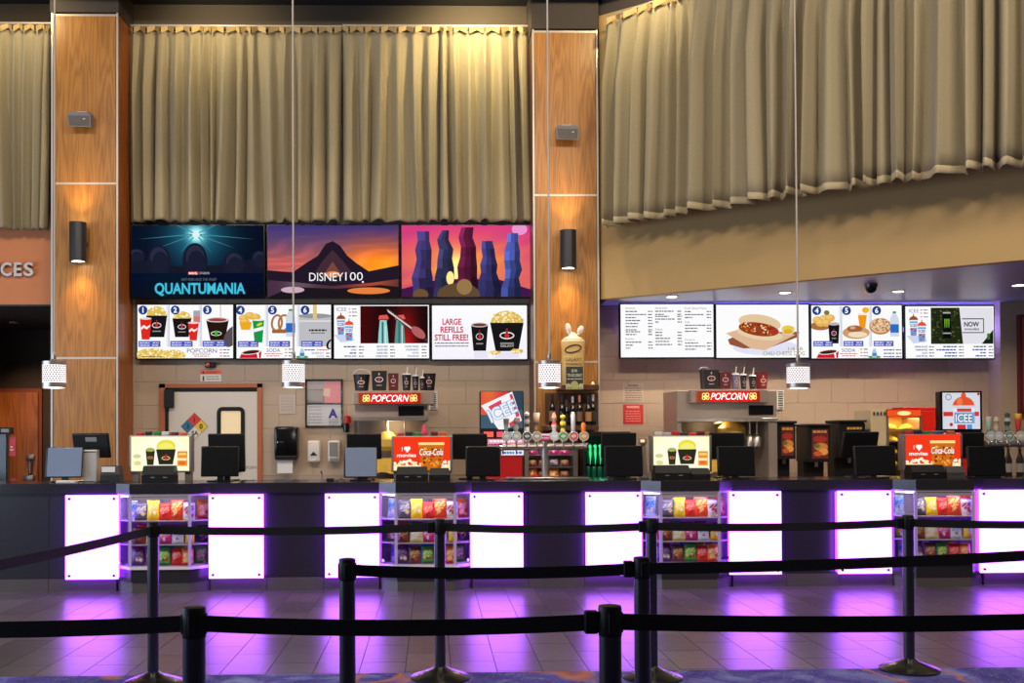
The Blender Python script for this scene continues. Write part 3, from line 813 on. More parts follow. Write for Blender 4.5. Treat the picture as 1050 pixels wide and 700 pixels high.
# far row along the carpet edge
barrier(157, 537, [bx(451, 6.5), bx(-150, 3.9)], 'black belt post in the far row, in front of the leftmost snack case', 6.42)
barrier(451, 535, bx(668, 6.45), 'black belt post in the far row, in front of the second snack case', 6.5)
barrier(668, 535, bx(931, 6.6), 'black belt post in the far row, in front of the third snack case', 6.45)
barrier(931, 528, bx(1180, 6.55), 'black belt post in the far row, in front of the rightmost snack case', 6.6)
barrier(1180, 529, None, 'black belt post of the far row just outside the right edge', 6.55)
barrier(-150, 600, None, 'black belt post of the far row just outside the left edge', 3.9)
barrier(1150, 560, None, 'black belt post of the middle row just outside the right edge', 5.0)
barrier(1240, 620, None, 'black belt post of the near row just outside the right edge', 3.17)
barrier(-260, 620, None, 'black belt post of the near row just outside the left edge', 3.2)
# middle row
barrier(356, 572, bx(658, 4.4), 'black belt post in the middle row, left of the second snack case', 4.42)
barrier(658, 571, bx(1150, 5.0), 'black belt post in the middle row, just left of a far post', 4.4)
# near row
barrier(199, 617, [bx(625, 3.15), bx(-260, 3.2)], 'black belt post nearest the camera on the left, cut off by the lower edge', 3.18)
barrier(625, 619, bx(1240, 3.17), 'black belt post nearest the camera in the middle, cut off by the lower edge', 3.15)
# ================================================================== SCREENS
W_ = (252, 252, 253)
def screen(box, Y, name, label, group, bez=0.018, cat='screen'):
    x0, y0, x1, y1 = box; a = at(x0, y0, Y); b = at(x1, y1, Y)
    t = thing(name, label, cat, ((a.x+b.x)/2, Y+0.05, b.z), group)
    MB().rbox((a.x-bez, Y+0.004, b.z-bez), (b.x+bez, Y+0.07, a.z+bez), 0.006, 1).build('housing', BLACKG, t)
    MB().box(((a.x+b.x)/2-0.2, Y+0.07, b.z+0.15), ((a.x+b.x)/2+0.2, YW-0.0, a.z-(0.42 if x0 > 630 else 0.15))).build('wall_bracket', BLACKM, t)
    A = Art.facing(x0, y0, x1, y1, Y)
    return t, A
def popcorn(A, cx, cy, rx, ry, n, seed, half=True):
    rnd = random.Random(seed)
    A.ell(cx, cy, rx, ry, (226, 190, 96))
    for i in range(n):
        a = rnd.uniform(0, 2*math.pi); r = math.sqrt(rnd.random())
        c = rnd.choice([(252, 240, 190), (246, 222, 140), (236, 196, 90), (255, 250, 224), (214, 170, 70)])
        A.ell(cx+rx*r*math.cos(a), cy+ry*r*math.sin(a), rnd.uniform(.8, 1.5), rnd.uniform(.7, 1.2), c, n=7, layer=(i % 6 == 0))
def bucket(A, x0, x1, yt, yb, logo=True, taper=0.14, seed=1, pop=0.45, dots=50):
    w = x1-x0; cx = (x0+x1)/2
    if pop: popcorn(A, cx, yt, w*0.48, w*pop, dots, seed)
    A.poly([(x0, yt), (x1, yt), (x1-w*taper, yb), (x0+w*taper, yb)], (24, 22, 24))
    if logo:
        h = yb-yt
        A.ring(cx, yt+h*.45, w*.22, h*.13, w*.035, (236, 232, 232)); A.ell(cx, yt+h*.45, w*.07, h*.10, (214, 36, 50)); A.rect(cx-w*.03, yt+h*.2, cx+w*.03, yt+h*.4, (150, 40, 50))
        A.rect(cx-w*.2, yt+h*.70, cx+w*.2, yt+h*.75, (150, 146, 146))
def redcup(A, x0, x1, yt, yb, c=(226, 40, 30)):
    w = x1-x0
    A.poly([(x0, yt), (x1, yt), (x1-w*.17, yb), (x0+w*.17, yb)], c)
    A.ell((x0+x1)/2, yt, w/2, w*.1, (236, 214, 214))
    A.poly([(x0+w*.1, yt+(yb-yt)*.42), (x0+w*.35, yt+(yb-yt)*.30), (x0+w*.6, yt+(yb-yt)*.40), (x1-w*.1, yt+(yb-yt)*.28), (x1-w*.12, yt+(yb-yt)*.38), (x0+w*.6, yt+(yb-yt)*.52), (x0+w*.35, yt+(yb-yt)*.44), (x0+w*.12, yt+(yb-yt)*.54)], (250, 240, 238))
def number(A, cx, cy, s, r=4.6):
    A.ell(cx, cy, r, r, (28, 60, 140)); A.text(s, cx-r*.5, cy-r*.6, cx+r*.5, cy+r*.6, W_, 0.03)
def pricebar(A, x0, x1, y0, y1):
    A.grid(x0, y0, x1, y1, 6, 2, lambda u, v: (70+30*(1-u), 110-30*u, 190-20*u))
    A.dashes(x0+1.5, y0+(y1-y0)*.32, x0+(x1-x0)*.5, W_, .8); A.dashes(x0+1.5, y0+(y1-y0)*.72, x0+(x1-x0)*.5, W_, .8)
    A.dashes(x0+(x1-x0)*.65, y0+(y1-y0)*.32, x1-1.5, W_, .8); A.dashes(x0+(x1-x0)*.62, y0+(y1-y0)*.72, x1-1.5, W_, .8)
def divider(A, x, y0, y1):
    A.grid(x-3, y0, x+1, y1, 4, 1, lambda u, v: (252-52*u, 252-50*u, 254-34*u))
BLU = (40, 62, 140); TINY = (70, 76, 110); RD = (206, 60, 60)
def prices(A, x0, x1, ys):
    for y in ys: A.dashes(x0, y, x0+2.4, RD, .9); A.dashes(x0+3.6, y, x1, (90, 90, 96), 1.0)
MG = 'digital menu screens'
YM = 13.48
# 1 combos with popcorn
t, A = screen((141, 312.5, 239, 367), YM, 'menu_screen', 'menu screen showing combos 1, 2 and 3 and POPCORN', MG)
A.rect(141, 312.5, 239, 367, W_)
divider(A, 173, 313, 355); divider(A, 206, 313, 355)
bucket(A, 150, 171.5, 323.5, 345.5, seed=2); redcup(A, 143.5, 155.5, 326.5, 348)
bucket(A, 177, 196.5, 326.5, 345.5, seed=3, pop=.38)
A.rect(198.5, 318.5, 205.5, 331, (168, 166, 170)); A.rect(198.5, 324.5, 205.5, 330, (208, 120, 116)); redcup(A, 193, 204, 331, 349)
A.poly([(211.5, 328), (235, 328), (231, 349), (216, 349)], (40, 22, 18)); A.ell(223.2, 328, 11.8, 2.6, (226, 206, 200)); A.ell(223.2, 328, 9.5, 1.7, (150, 70, 62)); A.rect(226, 313, 226.8, 327, (206, 160, 150))
A.ring(222, 342, 5.6, 2.4, .8, (232, 232, 226)); A.ell(222, 342, 1.6, 3.2, (60, 180, 60))
A.ell(238, 345, 7, 12, (88, 78, 84), rot=30)
for x, s in ((147, '1'), (180, '2'), (213, '3')): number(A, x, 318, s)
pricebar(A, 142.5, 165, 349.5, 355.5); pricebar(A, 175, 198, 349.5, 355.5); pricebar(A, 208, 231.5, 349.5, 355.5)
popcorn(A, 157, 363.5, 17, 6.5, 90, 5); popcorn(A, 178, 364, 13, 5.5, 60, 6)
A.dashes(146, 365.4, 167, (50, 44, 40), .7)
A.text('POPCORN', 192.5, 357.5, 223, 361.8, BLU); A.dashes(198, 363.2, 217, RD, .8); A.dashes(200, 365.2, 216, RD, .8); prices(A, 226, 236, (358.8, 362, 365.2))
A.build('picture', t, M_SCREEN)
def soda_bottom(A, x, cupx):
    A.poly([(cupx-12, 366.9), (cupx-9.5, 362), (cupx+11, 360), (cupx+10, 366.9)], (206, 26, 36)); A.ell(cupx, 360.7, 10.5, 2.6, (236, 230, 230), rot=-6); A.ell(cupx, 360.8, 8.8, 1.8, (70, 26, 24), rot=-6); A.poly([(cupx+6, 362), (cupx+8, 361.6), (cupx+8.4, 366.9), (cupx+7, 366.9)], W_)
    A.text('SODA', x, 357.2, x+14, 360.8, BLU); A.dashes(x-2, 362.6, x+16, RD, .8); A.dashes(x, 364.8, x+14, RD, .8); prices(A, x+19, x+27, (358, 361.4, 364.8))
def bottle_art(A, x, y):
    A.ell(x, y+1.5, 6.5, 1.5, (60, 150, 80)); A.poly([(x-1, y-7), (x+1, y-7), (x+2.4, y-3.5), (x+2.4, y+2), (x-2.4, y+2), (x-2.4, y-3.5)], (170, 206, 226)); A.rect(x-2.3, y-2.6, x+2.3, y+0.4, (70, 130, 190))
def water(A, x, yt, yb, w=9.6):
    A.poly([(x-w*.16, yt), (x+w*.16, yt), (x+w*.5, yt+(yb-yt)*.25), (x+w*.5, yb), (x-w*.5, yb), (x-w*.5, yt+(yb-yt)*.25)], (206, 218, 232)); A.rect(x-w*.2, yt-1.6, x+w*.2, yt+.4, (50, 140, 110)); A.rect(x-w*.5, yt+(yb-yt)*.48, x+w*.5, yt+(yb-yt)*.84, (44, 108, 200))
# 2
t, A = screen((242.5, 312.5, 339.5, 367), YM, 'menu_screen', 'menu screen with nachos, green cup and pretzel combos above SODA', MG)
A.rect(242.5, 312.5, 339.5, 367, W_); divider(A, 274, 313, 355); divider(A, 306.5, 313, 355)
for cx, cy in ((250, 326), (256, 323.5), (262, 325), (251, 330)): A.ell(cx, cy, 5.2, 3.6, (232, 178, 70)); A.ell(cx-1, cy-1, 3, 1.8, (242, 200, 110))
A.poly([(245.5, 330), (258.5, 330), (256.5, 338), (247.5, 338)], (240, 170, 30))
A.poly([(259, 328), (271, 328), (269, 351), (261, 351)], (26, 150, 70)); A.ell(265, 328, 6, 1, (226, 240, 228)); A.ell(266, 332.5, 3.2, 1.3, (220, 216, 40), rot=-25); A.poly([(260, 337), (270, 334.5), (270, 338), (260.4, 340.5)], (244, 250, 244))
for r, cx, cy in ((0, 284, 331), (0, 291, 331)): A.ring(cx, cy, 6.2, 9, 2.2, (176, 112, 56), rot=8)
A.rect(279, 338, 298, 341.5, (164, 100, 48))
water(A, 298, 318.5, 345)
A.rect(307, 324, 339.5, 355, (190, 190, 194)); A.ell(323, 324, 17, 2.5, (150, 150, 156)); A.rect(321, 312.5, 325, 327, (226, 196, 120)); A.rect(307, 328.5, 339.5, 330, (222, 222, 226)); A.dashes(317, 338.6, 335, (40, 36, 40), 1.8); A.dashes(319, 341.4, 333, (70, 66, 70), .9)
A.ell(339, 353, 4, 5.5, (20, 20, 30), rot=30); A.ell(340, 353, 2.6, 4.4, (210, 210, 220), rot=30)
for x, s in ((246.5, '4'), (279.5, '5'), (313, '6')): number(A, x, 318, s)
pricebar(A, 244, 265, 349.5, 355.5); pricebar(A, 276, 297.5, 349.5, 355.5); pricebar(A, 309, 331, 349.5, 355.5)
soda_bottom(A, 273.5, 257.5); bottle_art(A, 310, 364.5)
A.dashes(312.5, 358.8, 323, BLU, 1.1); A.dashes(325, 358.8, 337, RD, 1.0); A.text('ENERGY', 320, 361, 332.5, 363.2, BLU); A.text('JUICE', 325, 364.4, 332.5, 366.4, BLU); A.dashes(334.5, 362.2, 339, (90, 90, 96), 1); A.dashes(334.5, 365.4, 339, (90, 90, 96), 1)
A.build('picture', t, M_SCREEN)
def icee_cups(A, x, y):
    A.poly([(x-3, y+22), (x+4, y+30), (x+18, y+28), (x+16, y+22)], (206, 214, 238))
    for dx, dy, c in ((0, 0, (150, 80, 40)), (8.3, 6, (232, 80, 40))):
        A.poly([(x+dx, y+dy+6.5), (x+dx+8.6, y+dy+6.5), (x+dx+7.2, y+dy+22), (x+dx+1.2, y+dy+22)], (96, 160, 214))
        A.ell(x+dx+4.3, y+dy+6.6, 4.7, 4.6, c, a0=180, a1=360); A.rect(x+dx, y+dy+6, x+dx+8.8, y+dy+7.4, (244, 238, 240)); A.ell(x+dx+4.2, y+dy+1.4, .6, 2, c)
        A.rect(x+dx+.7, y+dy+9, x+dx+7.8, y+dy+14, (238, 242, 250)); A.text('ICEE', x+dx+1.2, y+dy+9.8, x+dx+7.4, y+dy+13, (40, 70, 150), .02)
        A.rect(x+dx+1.2, y+dy+14.4, x+dx+4, y+dy+16.4, (216, 50, 60)); A.rect(x+dx+4.4, y+dy+16, x+dx+6.8, y+dy+18, (216, 50, 60)); A.ell(x+dx+3, y+dy+20, .9, .9, (206, 36, 46))
def food_list(A, rows, y0, dy, cols, words):
    for ci, (xr, xp) in enumerate(cols):
        for r in range(rows):
            s = words[ci][r]; wdt = 0.95*len(s) if isinstance(s, str) else s
            if not isinstance(s, str): A.dashes(xr-wdt, y0+r*dy, xr, BLU, 1.3); A.dashes(xp, y0+r*dy, xp+5, (110, 106, 116), 1.1); continue
            A.text(s, xr-wdt, y0+r*dy-.9, xr, y0+r*dy+.9, BLU, 0.02); A.dashes(xp, y0+r*dy, xp+5, (110, 106, 116), 1.1)
# 3
t, A = screen((342.5, 312.8, 440, 367.2), YM, 'menu_screen', 'menu screen with drink cups and glass bottles being opened', MG)
A.rect(342.5, 312.8, 440, 367.2, W_)
A.text('ICEE', 345, 315.2, 355.5, 319, (90, 120, 170)); prices(A, 357.5, 366, (316.8, 320, 323.8)); icee_cups(A, 345.3, 321)
def bott(u, v):
    g = math.exp(-((u-.68)/.16)**2)*(0.3+.7*v); h = math.exp(-((u-.05)/.2)**2)*.5
    return (30+150*g+70*h, 10+14*g, 12+12*g)
A.grid(369.5, 313.8, 439, 352, 24, 8, bott)
for x, c in ((393, (150, 210, 206)), (410, (90, 150, 146))):
    A.poly([(x-3.4, 328), (x+3.4, 328), (x+4.6, 340), (x+5.4, 352), (x-5.4, 352), (x-4.6, 340)], c); A.rect(x-1.6, 330, x+.4, 352, (60, 110, 110)); A.rect(x+1.8, 334, x+2.8, 352, (206, 236, 232))
    A.poly([(x-5, 327.5), (x-4, 323.5), (x+4, 322.8), (x+6, 327)], (226, 90, 84)); A.rect(x-4.5, 327, x+5, 328.4, (170, 46, 46))
A.poly([(396, 317), (398, 316), (439, 348), (439, 351.5), (424, 342), (400, 321.5)], (60, 44, 44)); A.poly([(397, 317.2), (424, 337), (422, 337.5), (398, 320)], (222, 206, 200)); A.ell(429, 341, 8.5, 4.5, (176, 96, 96), rot=38)
food_list(A, 4, 355.3, 3.25, ((365.5, 368), (397.5, 400), (429.5, 432.5)), ([13, 'CHURRO', 7, 'PRETZEL BITES'], ['FRENCH FRIES', 'BACON FRIES', 'FUNNEL FRIES', 'CHEESE STICKS'], ['CHICKEN TENDERS', 'CHICKEN BASKET', 'HOT DOG', 'FOOTLONG DOG']))
A.build('picture', t, M_SCREEN)
# 4
t, A = screen((443, 313.2, 540.5, 368), YM, 'menu_screen', 'menu screen reading LARGE REFILLS STILL FREE! with black popcorn bucket', MG)
A.grid(443, 313.2, 540.5, 368, 2, 6, lambda u, v: (253-6*v, 252-8*v, 254-2*v))
PK = (206, 60, 92)
A.text('LARGE', 453.5, 326.5, 473, 333, PK, .03); A.text('REFILLS', 451.5, 334.5, 475, 341, PK, .03); A.text('STILL FREE!', 445.5, 342.5, 480, 349, PK, .03)
A.dashes(445.5, 351.6, 480.5, (80, 74, 84), 1.0); A.dashes(446, 354.6, 480, (80, 74, 84), 1.0)
A.rect(486, 360, 500, 367, (232, 230, 246)); A.rect(508, 361, 532, 367, (232, 230, 246))
bucket(A, 483, 500.5, 333, 359.5, taper=.13, pop=0); A.ell(491.7, 333, 8.9, 2.4, (214, 206, 206)); A.ell(491.7, 333, 7.4, 1.6, (110, 60, 54))
bucket(A, 502.5, 537, 331, 360, taper=.16, seed=9, pop=.36, dots=150)
A.text('GALAXY', 513, 353.5, 527, 355.8, (220, 216, 216)); popcorn(A, 507, 361.5, 6, 2, 16, 4); popcorn(A, 530, 360, 6.5, 2.3, 18, 8)
A.build('picture', t, M_SCREEN)
YR = 13.28      # hung a little in front of the wall, under the soffit
# right row
t, A = screen((636.3, 312, 731.8, 366), YR, 'menu_screen', 'white food price list screen, nearest the oak column', MG)
A.rect(636.3, 312, 731.8, 366, W_)
HD = (140, 130, 80)
def plist(A, x0, xe, items):
    for y, k in items:
        if isinstance(k, str): A.text(k, x0, y-1.1, x0+1.25*len(k), y+1.0, HD); continue
        A.dashes(x0, y, x0+k, (84, 80, 98), 1.1)
        if k > 0: A.dashes(xe-4.6, y, xe, (96, 92, 108), 1.1, 3)
plist(A, 641.3, 669, [(315.8, 'Starters'), (319.2, 12), (322.4, 21), (325.5, 11), (328.5, 15), (331.5, 13), (334.7, 12), (338, 11), (340, 15), (342.8, 11), (347.2, 'Baskets'), (350.6, 16), (353.7, 7), (356.7, 4)])
plist(A, 671.6, 699, [(315.8, 'Sandwiches'), (319.2, 20), (322.4, 9), (324.4, 14), (327.2, 20), (330.2, 3.5), (337.6, 'Salads'), (340.8, 7), (343.8, 7), (346.9, 15), (350, 14), (353.2, 17)])
plist(A, 702, 729, [(316.2, 'Fresh Baked Pizzas'), (319.6, 6.5), (322.7, 19), (325.7, 8), (330.3, 'Kids'), (333.6, 21), (336.7, 13), (339.8, 13), (348.4, 'Desserts'), (351.8, 14), (355, 21), (358.1, 11)])
A.build('picture', t, M_SCREEN)
t, A = screen((734.3, 312.4, 829.3, 366.4), YR, 'menu_screen', 'screen showing a CHILI CHEESE DOG on a wooden board', MG)
A.rect(734.3, 312.4, 829.3, 366.4, W_); A.ell(785, 356, 34, 8, (226, 226, 244))
A.poly([(746, 348), (760, 341), (820, 340), (817, 346), (790, 356), (762, 357), (748, 353)], (150, 84, 60)); A.poly([(744, 341.5), (756, 338), (816, 343), (784, 359), (770, 357)], (222, 184, 150))
A.ell(779, 342, 24, 6, (232, 206, 166), rot=8); A.ell(779, 331, 22, 8.5, (228, 198, 158), rot=8); A.ell(778, 337.5, 21, 6.8, (150, 62, 30), rot=8)
rnd = random.Random(5)
for i in range(60):
    a = rnd.uniform(0, 6.28); r = math.sqrt(rnd.random()); x, y = 777+20*r*math.cos(a), 336.5+5.6*r*math.sin(a)+.14*20*r*math.cos(a)
    A.ell(x, y, rnd.uniform(.8, 1.8), rnd.uniform(.6, 1.2), rnd.choice([(206, 120, 30), (226, 160, 50), (160, 50, 26), (120, 40, 20), (236, 214, 180)]), n=7, layer=(i % 8 == 0))
A.ell(793, 340, 5.5, 2.6, (176, 50, 44)); A.ell(808, 338.5, 7, 5, (226, 216, 200)); A.ell(808, 336.5, 6.6, 2.6, (236, 200, 70)); A.ell(808, 340, 5, 2.6, (222, 176, 40))
A.text('1/4 LB', 808, 355.8, 823, 359.2, (150, 136, 104)); A.text('CHILI CHEESE DOG', 782, 360.2, 825, 364.2, (150, 136, 104))
A.build('picture', t, M_SCREEN)
t, A = screen((831.8, 313, 925, 367), YR, 'menu_screen', 'menu screen with chips, tall beer glass and pizza combos above SODA', MG)
A.rect(831.8, 313, 925, 367, W_); divider(A, 862.5, 314, 355); divider(A, 893, 314, 355)
A.ell(841, 334, 10.5, 4.5, (170, 112, 66)); 
for cx, cy in ((838, 328), (845, 326.5), (851, 326), (841, 331), (847, 331)): A.ell(cx, cy, 5, 3.8, (230, 178, 86)); A.ell(cx-1, cy-1, 3, 2, (240, 200, 120))
A.ell(847.5, 320.5, 2.8, 2.4, (120, 116, 40)); bucket(A, 849, 860.5, 333, 352, taper=.1, pop=0); A.ell(854.7, 332, 5.6, 1.6, (190, 180, 180))
A.poly([(879.5, 322.5), (888.8, 322.5), (887, 336), (881.3, 336)], (244, 150, 20)); A.rect(879.5, 321, 888.8, 323.2, (250, 236, 206)); A.ell(887.5, 318, 3.6, 3, (246, 176, 30))
A.ell(877.5, 341, 14, 6.5, (206, 156, 110)); A.ell(876, 337, 8, 3.5, (170, 96, 56)); A.ell(879, 343, 10, 3, (240, 220, 190)); A.ell(874, 336, 3, 1.6, (206, 170, 130))
A.ell(902.5, 334.5, 11.5, 8.6, (196, 130, 80)); A.ell(902.5, 333.5, 10.5, 7.6, (226, 190, 150))
rnd = random.Random(6)
for i in range(40):
    a = rnd.uniform(0, 6.28); r = math.sqrt(rnd.random()); A.ell(902.5+9.8*r*math.cos(a), 333.5+7*r*math.sin(a), 1, .8, rnd.choice([(186, 60, 40), (236, 220, 180), (120, 140, 60), (206, 110, 70)]), n=7, layer=(i % 8 == 0))
water(A, 917, 321, 345, 9)
for x, s in ((837, '4'), (867.6, '5'), (898.6, '6')): number(A, x, 318.5, s)
pricebar(A, 833, 853, 349.5, 355); pricebar(A, 864, 884.5, 349.5, 355); pricebar(A, 895, 915.5, 349.5, 355)
soda_bottom(A, 862, 848); bottle_art(A, 895.5, 364.5)
for y in (358.8, 362.3, 365.6): A.dashes(905, y, 916, BLU, 1.1); A.dashes(917.5, y, 923, (90, 90, 96), 1.1)
A.build('picture', t, M_SCREEN)
t, A = screen((928.3, 314, 1019.3, 367), YR, 'menu_screen', 'menu screen with a black drink can and NOW AVAILABLE', MG)
A.rect(928.3, 314, 1019.3, 367, W_)
A.text('ICEE', 932, 316.8, 942, 320.4, (90, 120, 170)); prices(A, 943.5, 951.5, (317.8, 321, 324.8)); icee_cups(A, 932.2, 322)
rnd = random.Random(12)
A.rect(954, 315.5, 1018, 352.5, (226, 224, 232)); A.poly([(954, 315.5), (983.5, 315.5), (987, 352.5), (954, 352.5)], (34, 40, 22))
for i in range(110):
    x, y = rnd.uniform(954.5, 983), rnd.uniform(316, 352); A.ell(x, y, rnd.uniform(.5, 1.3), rnd.uniform(.5, 1.2), rnd.choice([(70, 84, 36), (20, 24, 14), (94, 104, 54), (44, 60, 24)]), n=6, layer=(i % 12 == 0))
A.rect(966, 321, 974.5, 347, (12, 13, 12)); A.rect(966.3, 320, 974.2, 321.6, (170, 172, 166)); A.rect(966, 341, 974.5, 342.2, (170, 172, 166))
for dx in (0, 2, 4): A.poly([(967.8+dx, 327), (968.9+dx, 327), (968.6+dx, 335), (968.0+dx, 336.5)], (126, 190, 40))
A.rect(986, 326.5, 1008.5, 341.5, (28, 28, 32)); A.rect(986, 327.5, 1007.6, 340.6, (226, 224, 232)); A.text('NOW', 988, 330, 1003.5, 335, (22, 22, 26), .03); A.text('AVAILABLE', 988, 336.6, 1003.5, 338.6, (22, 22, 26), .03)
A.poly([(1006, 352.5), (1018, 338), (1018, 352.5)], (26, 30, 26)); A.rect(1011.5, 342, 1014.5, 348, (60, 110, 44))
food_list(A, 4, 355.4, 3.15, ((950, 951.5), (980, 982), (1010, 1012.5)), (['PREMIUM NACHOS', 'PREMIUM FRIES', 'NACHOS', 'LARGE PRETZEL'], [14, 21, 12, 13], [13, 14, 6, 11]))
A.build('picture', t, M_SCREEN)

# ---- three wide poster screens
YP = 13.40
PG = 'wide poster screens'
t, A = screen((134.8, 231, 270.5, 304.8), YP, 'poster_screen', 'dark teal movie poster screen reading QUANTUMANIA', PG, 0.016)
def teal(u, v):
    d = math.hypot((u-.49)*1.85, v-.13); g = math.exp(-(d/.11)**2); h = math.exp(-(d/.42)**2)
    k = math.exp(-((u-.32)/.2)**2-((v-.85)/.2)**2)
    return (8+210*g+26*h, 16+220*g+96*h+20*k, 34+200*g+104*h+34*k)
A.grid(134.8, 231, 270.5, 304.8, 40, 24, teal)
for an, l in ((20, 42), (160, 42), (205, 46), (335, 46), (5, 60), (175, 60), (50, 26), (130, 26)):
    c, s_ = math.cos(math.radians(an)), math.sin(math.radians(an)); A.poly([(201+s_*.7, 240-c*.7), (201+c*l, 240+s_*l), (201-s_*.7, 240+c*.7)], (60, 140, 150))
A.ell(201, 240.5, 4, 3.2, (220, 244, 240)); 
# plain rounded dark boulders on a ridge stand in for the picture
A.poly([(134.8, 262), (160, 270), (180, 273), (222, 272), (250, 268), (270.5, 260), (270.5, 290), (134.8, 290)], (22, 24, 40))
for cx, cy, rx, ry in ((163, 268, 12, 17), (200, 268, 13, 19), (240, 271, 11, 13), (266, 266, 8, 9), (140, 262, 9, 7)):
    A.ell(cx, cy, rx, ry, (24, 26, 46)); A.ell(cx, cy-ry*.25, rx*.72, ry*.62, (40, 44, 66)); A.ell(cx+rx*.1, cy+ry*.1, rx*.7, ry*.7, (26, 28, 48))
A.grid(134.8, 280, 270.5, 304.8, 12, 5, lambda u, v: (6+4*v, 14+10*math.exp(-((u-.3)/.2)**2), 28+16*(1-v)))
A.rect(193, 278.5, 203.5, 281.7, (206, 40, 46)); A.text('MARVEL', 193.8, 279, 202.8, 281.2, W_, .02); A.text('STUDIOS', 204.6, 279, 215, 281.2, (200, 206, 214)); A.text('ANT-MAN AND THE WASP', 186, 285, 222, 288, (96, 108, 126))
A.text('QUANTUMANIA', 158.5, 289.7, 252, 303.8, (26, 110, 150), .05); A.text('QUANTUMANIA', 159, 290, 251.5, 303.3, (70, 196, 222), .02)
A.build('picture', t, M_SCREEN)
t, A = screen((274.3, 231, 408.6, 304.6), YP, 'poster_screen', 'sunset landscape poster screen reading DISNEY 100', PG, 0.016)
def sunset(u, v):
    v2 = min(1, v/.72); glow = math.exp(-((u-.86)/.32)**2)*v2
    base = (66+120*v2**1.6, 62+40*v2, 120-10*v2)
    cl = .5+.5*math.sin(u*17+v*31+3*math.sin(v*9-u*4)); p = max(0, cl-.45)*v2*1.2
    return (base[0]+110*glow+60*p, base[1]+60*glow*v2+20*p-10, base[2]-60*glow+20*p-20*v2)
A.grid(274.3, 231, 408.6, 282, 44, 22, sunset)
A.grid(274.3, 282, 408.6, 304.6, 24, 6, lambda u, v: (70+130*math.exp(-((u-.78)/.2)**2)*(1-v*.6)+60*math.exp(-((u-.25)/.12)**2)*(1-v), 46+50*math.exp(-((u-.8)/.16)**2)*(1-v)+36*math.exp(-((u-.25)/.12)**2), 70-20*u+50*math.exp(-((u-.25)/.12)**2)*(1-v)))
# plain rocky hill in place of the building
A.poly([(274.3, 277), (300, 279), (316, 268), (326, 262), (334, 250), (341, 247), (349, 252), (356, 262), (366, 270), (378, 278), (408.6, 272), (408.6, 286), (380, 290), (340, 293), (300, 289), (274.3, 287)], (34, 24, 40))
A.poly([(322, 281), (330, 268), (341, 256), (352, 268), (362, 281)], (66, 42, 54)); A.poly([(330, 284), (341, 268), (352, 284)], (120, 70, 60)); A.ell(341, 281, 7, 3, (220, 140, 80))
A.poly([(278, 303), (300, 294), (345, 296), (390, 292), (408.6, 294), (408.6, 304.6), (274.3, 304.6)], (30, 22, 30))
A.ell(300, 297, 12, 3.2, (206, 170, 190)); A.ell(378, 298, 22, 3.4, (230, 130, 60))
A.text('DISNEY', 317, 279.5, 352, 288, W_, 0.0); A.text('100', 354, 279, 372, 287.5, W_, -.005); A.ell(372, 289, 1, 1, W_)
A.build('picture', t, M_SCREEN)
t, A = screen((411.8, 231, 545.3, 304.2), YP, 'poster_screen', 'pink and orange sunset poster screen with dark upright shapes', PG, 0.016)
def pink(u, v):
    g = math.exp(-((u-.42)/.10)**2-((v-.62)/.22)**2); h = math.exp(-((u-.5)/.5)**2-((v-.55)/.35)**2)
    cl = .5+.5*math.sin(u*13+v*19+2.5*math.sin(v*7+u*5))
    return (206+40*h+60*g+14*cl, 56+90*h+150*g+34*cl*v, 132-60*h+90*g-30*cl*v)
A.grid(411.8, 231, 545.3, 304.2, 44, 26, pink)
A.ell(533, 235, 8, 6, (236, 150, 210)); A.poly([(411.8, 296), (450, 286), (510, 286), (545.3, 297), (545.3, 304.2), (411.8, 304.2)], (66, 24, 74))
# plain upright boulders in the same places and tones
rnd = random.Random(21)
for cx, yt, w_, c in ((434, 237, 12, (66, 56, 112)), (456, 236, 11, (52, 52, 88)), (479, 233, 13, (96, 28, 62)), (501, 247, 13, (58, 54, 110)), (525, 239, 11, (70, 84, 160))):
    lf = []; rg = []
    for i in range(8):
        f = i/7; ww = w_*(.45+.55*f)
        lf.append((cx-ww+rnd.uniform(-2.2, 2.2), yt+(304-yt)*f)); rg.append((cx+ww+rnd.uniform(-2.2, 2.2), yt+(304-yt)*f))
    for i in range(7):
        for k, m in enumerate((1.25, .95, .7)):
            g = lambda P, Q, u: (P[0]+(Q[0]-P[0])*u, P[1]+(Q[1]-P[1])*u)
            sh = m*(1.15-.07*i)*rnd.uniform(.82, 1.15); kk = rnd.uniform(-.05, .05)
            A.poly([g(lf[i], rg[i], k/3), g(lf[i], rg[i], (k+1)/3), g(lf[i+1], rg[i+1], (k+1)/3), g(lf[i+1], rg[i+1], k/3)], tuple(min(255, q*sh) for q in c), layer=(i+k == 0))
A.ell(461.5, 285, 4, 7, (255, 236, 150)); A.ell(470, 302, 22, 12, (96, 74, 50)); A.ell(476, 294, 8, 8, (150, 118, 74)); A.ell(431, 302, 8, 6, (110, 80, 50))
A.build('picture', t, M_SCREEN)

